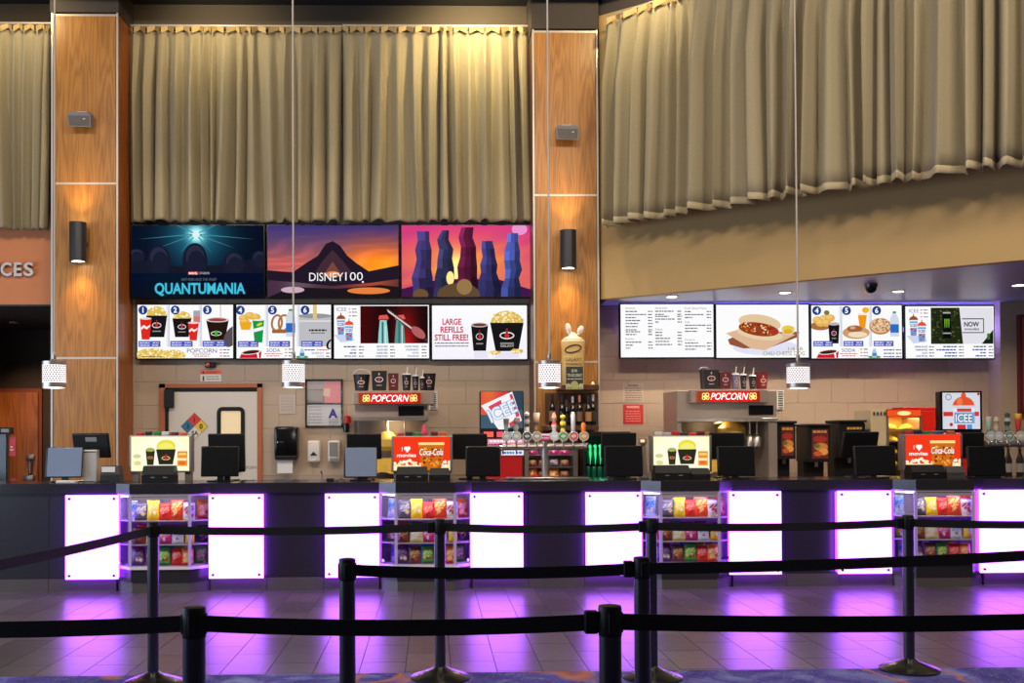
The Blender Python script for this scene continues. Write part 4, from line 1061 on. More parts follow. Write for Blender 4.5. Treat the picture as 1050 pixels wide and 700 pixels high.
# ================================================================== WALL LAMPS, SPEAKERS, PENDANTS
M_HOT = em('lamp_lens', (1.0, 0.86, 0.62), 14)
def sconce(px, py0, py1, label):
    Y = 12.95; a = at(px, py1, 12.82); b = at(px, py0, 12.82); x = a.x; yc = 12.80
    t = thing('wall_sconce', label, 'wall lamp', (x, Y, a.z), 'up and down wall lamps')
    MB().lathe([(0.078, 0), (0.098, 0), (0.098, b.z-a.z), (0.078, b.z-a.z), (0.076, b.z-a.z-0.03), (0.076, 0.03), (0.078, 0.0)], (x, yc, a.z), 32, cap=False).build('tube', CHAR, t, smooth=40)
    MB().tube((x+0.03, yc+0.06, (a.z+b.z)/2), (x+0.03, Y, (a.z+b.z)/2), 0.045).build('bracket', CHAR, t)
    for z, s in ((a.z+0.012, -1), (b.z-0.012, 1)):
        MB().lathe([(0.075, -0.004), (0.075, 0.004)], (x, yc, z), 24).build('lens', M_HOT, t)
        lamp('SPOT', 'sconce_beam', (x, yc, a.z-0.005 if s < 0 else b.z+0.005), 44, (1.0, 0.66, 0.28), (x, yc+0.05, z+s), spot_size=math.radians(95), spot_blend=1.0, shadow_soft_size=0.06)
sconce(80.5, 228.5, 268.5, 'charcoal tube wall lamp on the column left of the posters')
sconce(582.5, 236.5, 275.5, 'charcoal tube wall lamp on the column above the bottle shelves')
def speaker(px, py, label):
    Y = 12.95; c = at(px, py, 12.8)
    t = thing('wall_speaker', label, 'speaker', (c.x, Y, c.z-0.1), 'wall speakers')
    M = Matrix.Translation((c.x, 12.80, c.z)) @ Matrix.Rotation(math.radians(14), 4, 'X')
    MB(M).prism_y([(-0.13, -0.075), (0.13, -0.085), (0.14, 0.05), (0.10, 0.085), (-0.11, 0.085), (-0.14, 0.055)], -0.06, 0.07).build('cabinet', GREYP, t)
    MB(M).prism_y([(-0.115, -0.068), (0.115, -0.076), (0.125, 0.04), (-0.125, 0.045)], -0.066, -0.06).build('grille', pm('speaker_grille', (104, 100, 98), 0.7, bump=(600, .6)), t)
    MB(M).box((0.05, -0.068, 0.0), (0.075, -0.066, 0.012)).build('badge', WHITE, t)
    MB().box((c.x-0.05, 12.83, c.z+0.09), (c.x+0.06, 12.94, c.z+0.105)).box((c.x-0.05, 12.94, c.z+0.02), (c.x+0.06, 12.949, c.z+0.115)).build('bracket', WHITE, t)
speaker(82.5, 122.5, 'grey wall speaker high on the left oak column')
speaker(581.5, 136, 'grey wall speaker high on the right oak column')
M_SHADE = em('perforated_glass_glow', (1.0, 0.94, 0.95), 1.15)
M_DOT = pm('shade_dot', (96, 80, 84), 0.6)
def pendant(px, y0, y1, Y, label):
    a = at(px, y1, Y); b = at(px, y0, Y); x = a.x; z0, z1 = a.z, b.z; hh = z1-z0
    t = thing('pendant_lamp', label, 'pendant lamp', (x, Y, z0), 'pendant lamps over the counter')
    R = 0.112
    MB().lathe([(R, 0.05), (R, hh-0.03)], (x, Y, z0), 40, cap=False).build('shade', M_SHADE, t, smooth=50)
    shade_ = t.children[-1]
    dm = MB()
    for r in range(8):
        z = z0+0.07+(hh-0.12)*r/7
        for k in range(26):
            an = 2*math.pi*(k+(r % 2)*.5)/26; c = Vector((x+(R+.001)*math.cos(an), Y+(R+.001)*math.sin(an), z)); e = Vector((-math.sin(an), math.cos(an), 0))*0.0072; u = Vector((0, 0, 0.0095))
            dm.face([c-e, c-u, c+e, c+u][::1])
    o = dm.build('perforation', M_DOT, shade_); o['kind'] = 'stuff'
    MB().lathe([(R+.003, 0), (R+.003, 0.012), (R+.003, 0.05), (R-.004, 0.05), (R-.004, 0), (R+.003, 0)], (x, Y, z0), 40, cap=False).build('lower_ring', STEEL, t, smooth=40)
    MB().lathe([(R+.003, hh-0.035), (R+.003, hh), (0.03, hh+0.012), (0.012, hh+0.03)], (x, Y, z0), 40).build('upper_cap', STEEL, t, smooth=40)
    MB().tube((x, Y, z0+hh), (x, Y, ZC-0.02), 0.0095).build('rod', pm('pendant_rod', (176, 168, 160), 0.6, 0.0), t, smooth=40)
    MB().lathe([(0.016, hh+0.02), (0.022, hh+0.05), (0.016, hh+0.09)], (x, Y, z0), 16).build('coupling', STEEL, t, smooth=40)
    MB().lathe([(0.065, -0.025), (0.065, 0)], (x, Y, ZC), 24).build('canopy', CHAR, t)
    lamp('POINT', 'pendant_bulb', (x, Y, z0-0.03), 9, (1.0, 0.9, 0.8), shadow_soft_size=0.08)
pendant(55.5, 370.5, 397.5, 10.75, 'white perforated pendant lamp in front of the left oak column')
pendant(301, 370, 397, 10.75, 'white perforated pendant lamp left of the framed notice board')
pendant(563.5, 370, 397.5, 10.75, 'white perforated pendant lamp beside the bottle shelves')
pendant(818.5, 373, 398, 10.75, 'white perforated pendant lamp in front of the right bay')

# ---- soffit fittings: recessed downlights, dome camera; an extra downlight and violet strip are added
M_CANLENS = em('downlight_lens', (1.0, 0.85, 0.6), 10)
for px, py, lab in ((805, 299.5, 'recessed downlight in the soffit above the hot dog screen'), (921, 298.3, 'recessed downlight in the soffit beside the dome camera'), (1044, 292, 'recessed downlight at the right end of the soffit')):
    q = at(px, py, 1.0); d = (zs-EYE.z)/(q.z-EYE.z); x, y = q.x*d, d
    t = thing('recessed_downlight', lab, 'downlight', (x, y, zs), 'soffit downlights')
    MB().lathe([(0.085, -0.006), (0.07, -0.008), (0.06, -0.001)], (x, y, zs), 24).build('ring', WHITE, t)
    MB().lathe([(0.058, -0.009), (0.058, -0.0085)], (x, y, zs), 24).build('lens', M_CANLENS, t)
    lamp('SPOT', 'downlight_beam', (x, y, zs-0.02), 150, (1.0, 0.80, 0.58), (x, y+0.75, 1.0), spot_size=math.radians(120), spot_blend=0.9, shadow_soft_size=0.06)
for px, Y, lab in ((690, 12.75, 'added downlight in the soffit near the oak column, lighting the wall'),):  # extra fitting, added to brighten the wall beside the column
    x = xat(px, Y)
    t = thing('recessed_downlight', lab, 'downlight', (x, Y, zs), 'soffit downlights')
    MB().lathe([(0.085, -0.006), (0.07, -0.008), (0.06, -0.001)], (x, Y, zs), 24).build('ring', WHITE, t)
    MB().lathe([(0.058, -0.009), (0.058, -0.0085)], (x, Y, zs), 24).build('lens', M_CANLENS, t)
    lamp('SPOT', 'downlight_beam', (x, Y, zs-0.02), 125, (1.0, 0.80, 0.58), (x, Y+0.75, 1.0), spot_size=math.radians(120), spot_blend=0.9, shadow_soft_size=0.06)
p = at(893, 288, 11.75)
t = thing('dome_camera', 'black dome security camera under the soffit', 'camera', (p.x, 11.75, zs))
MB().lathe([(0.07, -0.03), (0.075, 0)], (p.x, 11.75, zs), 24).build('mount', BLACKM, t, smooth=40)
MB().lathe([(0.01, -0.10), (0.04, -0.09), (0.06, -0.06), (0.065, -0.03)], (p.x, 11.75, zs), 24).build('dome', BLACKG, t, smooth=60)
# violet strip added out of sight behind the right-hand menus, to tint the soffit
a = Vector((xat(642, 13.5), 0, zs-.30)); b = Vector((xat(1024, 13.5), 0, zs-.30))
st_ = thing('added_violet_strip', 'added violet glow strip hidden behind the right menu screens', 'light strip', ((a.x+b.x)/2, 13.55, a.z))
MB().box((a.x, 13.575, a.z-0.06), (b.x, 13.598, a.z)).build('channel', CHAR, st_)
MB().box((a.x, 13.56, a.z-0.05), (b.x, 13.574, a.z+.004)).build('added_glow_tape', em('added_violet_glow', (0.36, 0.30, 1.0), 45.0), st_)
# ================================================================== WALL AND BACK BAR
ZBB = 0.92                      # top of the back bar, hidden behind the front counter
bb0, bb1 = xat(345, 12.3), 7.15
YB = 12.25
for xa, xb, yb_, lab in ((bb0, xat(546, 12.9), YW-.01, 'steel-topped back bar left of the oak column'), (xat(546, 12.9)+.004, xat(618, 12.9)-.004, 12.92, 'steel-topped back bar in front of the oak column'), (xat(618, 12.9), 7.15, YW-.01, 'steel-topped back bar along the right bay')):
    t = thing('back_bar', lab, 'counter', ((xa+xb)/2, (YB+yb_)/2, 0))
    MB().rbox((xa, YB, ZBB-0.04), (xb, yb_, ZBB), 0.005, 1).build('worktop', STEELD, t)
    MB().box((xa+.003, YB+.04, 0), (xb-.003, yb_-.01, ZBB-.042)).build('body', CHAR, t)

# ---- kitchen door in the back wall
Yd = YW-0.03
a, b = at(163, 500, Yd), at(268.5, 393, Yd)
M_DF = pm('door_frame_paint', (168, 96, 60), 0.55)
dr = struct(MB().box((a.x, Yd, 0), (a.x+0.075, YW, b.z)).box((b.x-0.06, Yd, 0), (b.x, YW, b.z)).box((a.x, Yd, b.z-0.05), (b.x, YW, b.z)).build('door_2', M_DF))
MB().box((a.x+0.075, YW-0.012, b.z-0.11), (b.x-0.06, YW-0.004, b.z-0.05)).box((a.x+0.075, YW-0.012, 0), (a.x+0.11, YW-0.004, b.z-0.05)).build('door_gap', BLACK, dr)
c0, c1 = at(173, 500, Yd), at(264, 401.5, Yd)
MB().rbox((c0.x, YW-0.022, 0), (c1.x, YW-0.004, c1.z), 0.004, 1).build('door_leaf', pm('door_leaf_paint', (206, 198, 190), 0.5, vary=.03), dr)
leaf = dr.children[-1]
w0, w1 = at(222.5, 484, Yd), at(251, 417, Yd)
fr = MB(); 
def rr_ring(mb, x0, z0, x1, z1, wd, r, y0, y1, n=5):
    def loop(i):
        X0, Z0, X1, Z1 = x0+i, z0+i, x1-i, z1-i; R = max(.005, r-i); out = []
        for cx, cz, s in ((X1-R, Z1-R, 0), (X0+R, Z1-R, 90), (X0+R, Z0+R, 180), (X1-R, Z0+R, 270)):
            for k in range(n+1):
                t = math.radians(s+90*k/n); out.append((cx+R*math.cos(t), cz+R*math.sin(t)))
        return out
    A, B = loop(0), loop(wd); m = len(A)
    vs = [(x, y0, z) for x, z in A]+[(x, y0, z) for x, z in B]+[(x, y1, z) for x, z in A]+[(x, y1, z) for x, z in B]
    fs = []
    for i in range(m):
        j = (i+1) % m; fs += [(j, i, m+i, m+j), (i, j, 2*m+j, 2*m+i), (m+j, m+i, 3*m+i, 3*m+j)]
    mb.raw(vs, fs)
rr_ring(fr, w0.x, w0.z, w1.x, w1.z, 0.05, 0.07, YW-0.036, YW-0.02)
fr.build('window_gasket', BLACK, leaf)
MB().box((w0.x+.045, YW-0.026, w0.z+.045), (w1.x-.045, YW-0.0225, w1.z-.045)).build('window_pane', pm('lit_pane', (226, 206, 172), 0.2, emit=(226, 196, 150), estr=.35), leaf)
k0, k1 = at(168, 418, YW-.1), at(177.5, 399, YW-.1)
MB().rbox((k0.x, YW-.1, k0.z), (k1.x, YW-.03, k1.z), .008).build('door_closer', BLACK, dr)
dc = at(199.3, 437, Yd); rD = 0.178
A = Art((184.9, 422.6, 213.7, 451.4), (dc.x-rD, YW-.0235, dc.z+rD), (2*rD, 0, 0), (0, 0, -2*rD), (0, -1, 0))
q = 199.3; z_ = 437; e = 14.0
A.poly([(q, z_-e), (q+e, z_), (q, z_+e), (q-e, z_)], (60, 56, 54)); h = e*.96
A.poly([(q, z_-h), (q+h/2, z_-h/2), (q, z_), (q-h/2, z_-h/2)], (206, 52, 44)); A.poly([(q-h/2, z_-h/2), (q, z_), (q-h/2, z_+h/2), (q-h, z_)], (46, 110, 150))
A.poly([(q+h/2, z_-h/2), (q+h, z_), (q+h/2, z_+h/2), (q, z_)], (222, 190, 62)); A.poly([(q, z_), (q+h/2, z_+h/2), (q, z_+h), (q-h/2, z_+h/2)], (214, 208, 200))
A.text('1', q-1.2, z_-h/2-2.6, q+1.2, z_-h/2+2.6, (40, 30, 30), .03); A.text('3', q-h/2-1.7, z_-2.6, q-h/2+1.7, z_+2.6, (24, 30, 50), .03); A.text('0', q+h/2-1.7, z_-2.6, q+h/2+1.7, z_+2.6, (40, 36, 24), .03); A.text('SA', q-3, z_+h/2-2.2, q+4, z_+h/2+2.4, (40, 36, 34), .03)
A.build('hazard_diamond', leaf, M_PRINT)
pp = at(252.5, 477.5, Yd); pq = at(262.5, 481, Yd)
A = Art.facing(252, 476, 263, 482, YW-.0235); A.text('PUSH', 252.5, 477.6, 262.3, 480.6, (60, 56, 60)); A.build('push_lettering', leaf, M_PRINT)
# alarm beacon and warning sign over the door
p = at(215.5, 374, YW-.05)
t = thing('alarm_beacon', 'small black alarm beacon with orange lens above the kitchen door', 'alarm', (p.x, YW, p.z-.03))
MB().rbox((p.x-.065, YW-.06, p.z-.032), (p.x+.065, YW, p.z+.032), .01).build('housing', BLACK, t)
MB().lathe([(.02, -.004), (.028, .004), (.026, .016)], (0, 0, 0), 20)
mb = MB(Matrix.Translation((p.x-.028, YW-.06, p.z)) @ Matrix.Rotation(math.radians(90), 4, 'X')); mb.lathe([(.027, 0), (.022, .014), (.01, .018)], (0, 0, 0), 20); mb.build('lens', pm('amber_lens', (206, 84, 30), .25), t, smooth=50)
def flat_sign(name, label, cat, x0, y0, x1, y1, Y, draw, thick=.004, group=None, mat=None, back=None):
    a, b = at(x0, y1, Y), at(x1, y0, Y)
    t = thing(name, label, cat, ((a.x+b.x)/2, Y+thick, a.z), group)
    MB().box((a.x, Y+.0006, a.z), (b.x, Y+thick, b.z)).build('sheet', back or WHITE, t)
    A = Art.facing(x0, y0, x1, y1, Y); draw(A); A.build('print', t, mat or M_PRINT); return t
def d_(A):
    A.rect(205.5, 379.5, 226.8, 391, (222, 214, 206)); A.rect(205.5, 379.5, 226.8, 383.6, (226, 96, 66)); A.text('WARNING', 211, 380.4, 223, 382.8, (90, 30, 26)); A.poly([(207, 383), (208.6, 380.2), (210.2, 383)], (60, 26, 24))
    A.ell(208.6, 386, .8, .8, (40, 36, 40)); A.rect(207.8, 386.6, 209.4, 390.2, (40, 36, 40)); A.dashes(212, 386, 225, (120, 116, 116), .8); A.dashes(212, 388.6, 225, (120, 116, 116), .8)
flat_sign('warning_sign', 'small white warning sign with orange heading over the kitchen door', 'sign', 205.5, 379.5, 226.8, 391, YW-.006, d_)
flat_sign('paper_notice', 'pale sheet of paper on the wall left of the framed notice board', 'notice', 286, 404.5, 303, 424, YW-.006, lambda A: (A.rect(286, 404.5, 303, 424, (184, 170, 162)), [A.dashes(288, y, 301, (160, 146, 140), .7) for y in (408, 411, 414, 417, 420)]))
# framed notice board
a, b = at(313, 438, YW-.03), at(351.3, 388.5, YW-.03)
t = thing('notice_board', 'black framed notice board with grey and pink papers and a blue A', 'notice board', ((a.x+b.x)/2, YW, a.z))
MB().box((a.x, YW-.012, a.z), (b.x, YW, b.z)).build('backing', GREYP, t)
fm = MB(); fw = .022
for q in (((a.x, a.z), (a.x+fw, b.z)), ((b.x-fw, a.z), (b.x, b.z)), ((a.x, a.z), (b.x, a.z+fw)), ((a.x, b.z-fw), (b.x, b.z))): fm.box((q[0][0], YW-.03, q[0][1]), (q[1][0], YW-.0, q[1][1]))
zz = zat(413.5, YW-.03, 332); fm.box((a.x, YW-.028, zz-.008), (b.x, YW, zz+.008)); fm.build('frame', BLACKM, t)
A = Art.facing(313, 388.5, 351.3, 438, YW-.0135)
A.rect(314.5, 390, 332.5, 399, (168, 162, 160)); A.poly([(314.5, 399.5), (332, 400.5), (331, 412), (314.5, 410)], (158, 152, 150)); A.rect(332.5, 390, 350, 413, (216, 142, 150)); A.poly([(332, 398), (339, 398.5), (338, 407), (331.5, 405.5)], (222, 186, 176))
A.rect(314.5, 414.5, 350, 436.5, (196, 194, 198)); A.text('A', 336.5, 419, 346.5, 428.5, (44, 46, 140), .05)
for y in (417, 420): A.dashes(317, y, 330, (140, 136, 140), .7)
for y in (424, 427, 430, 433): A.dashes(316.5, y, 330, (120, 116, 124), .7); A.dashes(337, y+6 if y < 428 else y+2, 347, (130, 126, 134), .6)
A.build('papers', t, M_PRINT)
# towel, soap and sanitiser dispensers
p, q = at(281.5, 471, 13.4), at(305.3, 437, 13.4)
t = thing('towel_dispenser', 'black paper towel dispenser on the wall beside the kitchen door', 'dispenser', ((p.x+q.x)/2, YW, p.z))
MB().rbox((p.x, 13.36, p.z), (q.x, YW, q.z), .03, 3).build('cover', BLACKG, t, smooth=50)
MB().rbox((p.x+.01, 13.35, p.z-.005), (q.x-.01, 13.5, p.z+.05), .012).build('mouth', BLACK, t)
MB().rbox((p.x+.04, 13.352, (p.z+q.z)/2+.0), (p.x+.12, 13.36, (p.z+q.z)/2+.02), .004).build('latch', CHROME, t)
w0 = at(284.3, 485, 13.42); w1 = at(300, 468, 13.42)
MB().box((w0.x, 13.42, w0.z), (w1.x, 13.423, w1.z)).build('paper_towel', pm('paper', (226, 220, 220), .8), t)
for x0, x1, nm, lab, body in ((315, 328, 'soap_dispenser', 'white soap dispenser with dark triangle window', WHITE), (336, 348, 'sanitizer_dispenser', 'grey and white sanitizer dispenser right of the soap dispenser', WHITE)):
    p, q = at(x0, 473.5, 13.45), at(x1, 451.5, 13.45); cx = (p.x+q.x)/2
    t = thing(nm, lab, 'dispenser', (cx, YW, p.z))
    MB().rbox((p.x, 13.46, p.z), (q.x, YW, q.z), .025, 3).build('cover', body, t, smooth=50)
    if x0 == 315:
        MB().prism_y([(cx-.045, p.z+.08), (cx+.045, p.z+.08), (cx, p.z+.13)], 13.452, 13.462).build('window', CHAR, t); MB().rbox((cx-.03, 13.45, p.z+.01), (cx+.03, 13.47, p.z+.04), .006).build('lever', WHITE, t)
    else:
        MB().rbox((p.x+.02, 13.45, p.z+.07), (q.x-.02, 13.462, q.z-.02), .01).build('label_plate', GREYP, t); MB().rbox((p.x+.02, 13.445, p.z+.0), (q.x-.02, 13.47, p.z+.05), .01).build('lever', GREYP, t)
# hand sink tap and tray seen just above the counter
p = at(330, 489, 13.3)
t = thing('sink_tap', 'small chrome sink tap below the soap dispensers', 'tap', (p.x, 13.3, p.z-.12))
pts_ = [(p.x, 13.3, p.z-.12), (p.x, 13.3, p.z+.03)]+[(p.x, 13.3-.05+.05*math.cos(a), p.z+.03+.05*math.sin(a)) for a in (0.5, 1.0, 1.57, 2.1, 2.7, 3.14)]
MB().path(pts_, .009).build('spout', CHROME, t, smooth=50); MB().lathe([(.03, 0), (.02, .02)], (p.x, 13.3, p.z-.12)).build('collar', CHROME, t)
sk = at(284, 491, 13.0); sk2 = at(352, 491, 13.0)
t = thing('hand_sink', 'white hand sink under the towel dispenser', 'sink', ((sk.x+sk2.x)/2, 13.3, 0))
MB().rbox((sk.x, 13.0, ZBB-.1), (sk2.x-.15, YW-.01, p.z-.12), .02).build('basin', WHITE, t, smooth=40)
MB().box((sk.x+.2, 13.2, 0), (sk2.x-.35, YW-.05, ZBB-.1)).build('pedestal', WHITE, t)

# wall notices in the right bay
def dw(A):
    A.rect(639.2, 392.5, 659.6, 412.3, (182, 164, 152)); A.text('WARNING', 643.5, 394, 654.5, 396.2, (70, 56, 52), .02); [A.dashes(641, y, 658, (112, 94, 86), .8) for y in (398, 400.4, 402.8, 405.2, 407.6, 410)]
flat_sign('warning_sheet', 'pale printed WARNING sheet on the wall above the red one', 'sign', 639.2, 392.5, 659.6, 412.3, YW-.006, dw)
def dr_(A):
    A.rect(639, 414.5, 659.6, 434.7, (190, 36, 44)); A.text('WARNING', 642.5, 416, 655.5, 418.4, (240, 200, 190), .02); [A.dashes(641.5, y, 657, (232, 150, 140), .7) for y in (421.5, 424, 426.5, 429, 431.5)]
flat_sign('warning_sheet', 'red printed WARNING sheet on the wall below the pale one', 'sign', 639, 414.5, 659.6, 434.7, YW-.006, dr_, back=RED)

# ---- popcorn cups, buckets and bags
M_PKG = pm('black_card', (26, 20, 22), .45); M_LID = pm('clear_lid', (200, 200, 206), .25)
def logo(t, x0, y0, x1, y1, Y, c2=(206, 36, 50)):
    A = Art.facing(x0, y0, x1, y1, Y); w = x1-x0; h = y1-y0; cx = (x0+x1)/2; cy = y0+h*.45
    A.ring(cx, cy, w*.34, h*.14, w*.06, (226, 222, 222)); A.ell(cx, cy, w*.09, h*.1, c2); A.rect(cx-w*.05, y0+h*.12, cx+w*.05, y0+h*.22, (210, 206, 206)); A.rect(cx-w*.22, y0+h*.72, cx+w*.22, y0+h*.77, (170, 160, 160)); A.build('logo', t, M_PRINT)
def tub(px0, py0, px1, py1, Y, label, handle=False, straw=False, name='popcorn_bucket', cat='bucket', mat=None):
    a, b = at(px0, py1, Y), at(px1, py0, Y); r = (b.x-a.x)/2; cx = (a.x+b.x)/2; h = b.z-a.z
    t = thing(name, label, cat, (cx, Y+r, a.z), 'sample cups and buckets on the popcorn machines')
    MB().lathe([(r*.76, 0), (r*.98, h*.96), (r*1.02, h*.97), (r*1.02, h), (r*.93, h), (r*.72, .01)], (cx, Y+r, a.z), 24, cap=False).lathe([(0.001, .01), (r*.75, .011)], (cx, Y+r, a.z), 24).build('cup', mat or M_PKG, t, smooth=40)
    logo(t, px0+(px1-px0)*.2, py0+(py1-py0)*.1, px1-(px1-px0)*.2, py1, Y-.004)
    if handle: MB().path([(cx+r*math.cos(math.radians(q)), Y+r, b.z+r*.62*math.sin(math.radians(q))) for q in range(0, 181, 15)], .006).build('handle', M_LID, t, smooth=50)
    if straw: MB().lathe([(r*1.05, h), (r*.9, h+.015), (r*.3, h+.02)], (cx, Y+r, a.z), 20).build('lid', M_LID, t, smooth=40); MB().tube((cx, Y+r, b.z), (cx+.015, Y+r, b.z+.10), .006).build('straw', WHITE, t)
    return t
def pbag(px0, py0, px1, py1, Y, label, col=None):
    a, b = at(px0, py1, Y), at(px1, py0, Y); w = (b.x-a.x)/2; cx = (a.x+b.x)/2; d = .09
    t = thing('popcorn_bag', label, 'paper bag', (cx, Y+.05, a.z), 'sample cups and buckets on the popcorn machines')
    MB().raw([(cx-w*.9, Y+.005, a.z), (cx+w*.9, Y+.005, a.z), (cx+w*.9, Y+d, a.z), (cx-w*.9, Y+d, a.z), (cx-w, Y, b.z), (cx+w, Y, b.z), (cx+w, Y+d, b.z), (cx-w, Y+d, b.z)],
             [(0, 3, 2, 1), (0, 1, 5, 4), (1, 2, 6, 5), (2, 3, 7, 6), (3, 0, 4, 7), (4, 5, 6, 7)]).build('bag', col or M_PKG, t)
    logo(t, px0+1.5, py0, px1-1.5, py1, Y-.004)
YQ = 12.55
tub(361.5, 383.5, 379, 400, YQ, 'black popcorn bucket with clear handle, left end of the left popcorn machine', True)
pbag(381, 380, 396.5, 400, YQ, 'tall black popcorn bag beside the handled bucket')
pbag(398, 382.5, 408.5, 400, YQ, 'small dark red popcorn bag on the left popcorn machine', pm('dark_red_card', (92, 14, 22), .45))
tub(412, 384, 421.5, 400, YQ, 'black drink cup with straw beside the small red bag', straw=True, name='drink_cup', cat='cup')
tub(422.5, 385.5, 429.5, 400, YQ, 'middle black drink cup with straw on the left popcorn machine', straw=True, name='drink_cup', cat='cup')
tub(430.2, 387.5, 435.5, 400, YQ-.1, 'smallest black drink cup with straw on the left popcorn machine', straw=True, name='drink_cup', cat='cup')
tub(433, 382.5, 447, 400, YQ+.12, 'wide black bucket at the right end of the left popcorn machine')

# ---- popcorn machines
M_WARMSTEEL = pm('warm_steel', (168, 152, 140), .42, .55, vary=.05)
NEONRED = em('neon_red_glow', (1.0, .035, .03), 1.0); NEONW = em('neon_white', (1.0, .93, .86), 2.2); NEONY = em('neon_yellow', (1.0, .78, .25), 1.7)
M_POP = pm('popcorn_heap', (226, 182, 74), .8, bump=(60, 1.0), vary=.25)
def neon_sign(t, x0, y0, x1, y1, Y):
    MB().pbox(x0, y0, x1, y1, Y, Y+.03).build('sign_box', em('sign_red', (.75, .016, .014), 1.0), t)
    w = x1-x0; h = y1-y0
    A = Art.facing(x0, y0, x1, y1, Y-.012, gain=1.0)
    A.rect(x0+.3, y0+.5, x0+w*.16, y1-.5, (150, 66, 30)); A.rect(x1-w*.13, y0+.5, x1-.3, y1-.5, (160, 40, 20))
    A.build('sign_film', t, M_LIGHTBOX)
    A = Art.facing(x0, y0, x1, y1, Y-.014, gain=2.0); A.text('POPCORN', x0+w*.205, y0+h*.20, x1-w*.19, y1-h*.18, (255, 244, 236), .0, shear=.32); A.build('neon_letters', t, M_LIGHTBOX)
    for cx in (x0+w*.125, x1-w*.115):
        A = Art.facing(x0, y0, x1, y1, Y-.015, gain=1.5)
        for dx, dy in ((-1.6, -1.4), (1.6, -1.6), (-1.8, 1.6), (1.8, 1.4), (0, .4)): A.ring(cx+dx, (y0+y1)/2+dy, 2.1, 2.0, .75, (255, 226, 130), n=12)
        A.build('neon_flower', t, M_LIGHTBOX)
    c = at((x0+x1)/2, (y0+y1)/2, Y)
    lamp('AREA', 'sign_glow', (c.x, Y-.04, c.z), 3, (1, .08, .06), (c.x, Y-1, c.z), shape='RECTANGLE', size=.8, size_y=.12)
def popcorn_machine(B, label, kind):
    """B: pixel rectangles at the front distance YQ"""
    Y = 12.5; x0, x1 = B['body']; a = at(x0, 460, Y); b = at(x1, 460, Y)
    zt_ = zat(B['top'], Y, (x0+x1)/2); zh = zat(B['hood'], Y, (x0+x1)/2)
    t = thing('popcorn_machine', label, 'popcorn machine', ((a.x+b.x)/2, Y+.4, ZBB), 'popcorn machines')
    MB().rbox((a.x, Y, zh), (b.x, Y+.75, zt_), .008).build('hood', M_WARMSTEEL, t)
    MB().box((a.x+.01, Y+.7, ZBB), (b.x-.01, Y+.75, zh)).build('back_wall', STEELD, t)
    MB().box((a.x, Y, ZBB), (a.x+.05, Y+.72, zh)).build('side_panel', M_WARMSTEEL if kind else GLASS, t)
    MB().box((b.x-.1 if kind else b.x-.03, Y, ZBB), (b.x, Y+.72, zh)).build('side_panel', M_WARMSTEEL, t)
    MB().rbox((a.x-.005, Y-.03, zh-.03), (b.x+.005, Y+.02, zh+.01), .004, 1).build('ledge', STEEL, t)
    MB().box((a.x, Y+.02, ZBB), (b.x, Y+.7, ZBB+.05)).build('deck', STEEL, t)
    s = B['sign']; hx0, hy0, hx1, hy1 = B['header']
    MB().pbox(hx0, hy0, hx1, hy1, Y-.10, Y+.3, .006).build('header', M_WARMSTEEL, t)
    neon_sign(t, *s, Y-.135)
    MB().pbox(*B['control'], Y-.015, Y+.02).build('control_panel', BLACKG, t)
    kc = at(*B['kettle'], Y+.3); r = B['kr']
    MB().lathe([(r*.55, 0), (r*.95, r*.35), (r, r*.9), (r*.9, r*1.0), (r*.45, r*1.45), (.02, r*1.55)], (kc.x, Y+.3, kc.z), 28).build('kettle', YELLOW, t, smooth=40)
    MB().tube((kc.x, Y+.3, kc.z+r*1.4), (kc.x, Y+.3, zh), .025).tube((kc.x-r*1.3, Y+.3, kc.z+r*1.3), (kc.x+r*.2, Y+.3, kc.z+r*1.5), .02).build('kettle_arm', STEELD, t, smooth=40)
    # heap of popcorn
    mb = MB(); rnd = random.Random(3 if kind else 4); hx = at(*B['heap'], Y+.3); n = 14; w = B['hw']
    vs = []
    for j in range(n+1):
        for i in range(n+1):
            u, v = i/n*2-1, j/n*2-1; hgt = max(0, 1-u*u)*max(0, 1-v*v*.8)
            vs.append((hx.x+u*w, Y+.33+v*.26, ZBB+.05+(hx.z-ZBB-.05)*min(1, hgt*1.6)+rnd.uniform(-.012, .012)*(hgt > .02)))
    mb.raw(vs, [(j*(n+1)+i, j*(n+1)+i+1, (j+1)*(n+1)+i+1, (j+1)*(n+1)+i) for j in range(n) for i in range(n)]); mb.build('popcorn_heap', M_POP, t)
    # hanging scoops
    for px in B['scoops']:
        c = at(px, B['hood']+4, Y+.15)
        MB().tube((c.x, Y+.15, zh), (c.x, Y+.15, c.z-.14), .008).lathe([(.01, -.3), (.045, -.28), (.05, -.17), (.012, -.13)], (c.x, Y+.15, c.z), 14).build('scoop', STEEL, t, smooth=50)
    lamp('POINT', 'warming_lamp', ((a.x+b.x)/2, Y+.25, zh-.08), 3.5, (1.0, .72, .36), shadow_soft_size=.05)
    return t
popcorn_machine(dict(body=(363, 438.5), top=400.5, hood=428.5, header=(362, 400.5, 445, 414.5), sign=(367.5, 402.6, 431.5, 413.6), control=(408.5, 416, 434.5, 426), kettle=(397, 462), kr=.15, heap=(394, 470), hw=.26, scoops=(415,)),
                'popcorn machine with neon sign, left of the drink screen with tilted cup', 0)
pm2 = popcorn_machine(dict(body=(694.5, 797), top=400, hood=429.5, header=(708.5, 399, 787, 413), sign=(715.5, 400.6, 779.5, 411.6), control=(768, 415.3, 793, 425), kettle=(750, 452), kr=.17, heap=(728, 472), hw=.3, scoops=(769, 776)),
                'larger steel popcorn machine with neon sign in the right bay', 1)
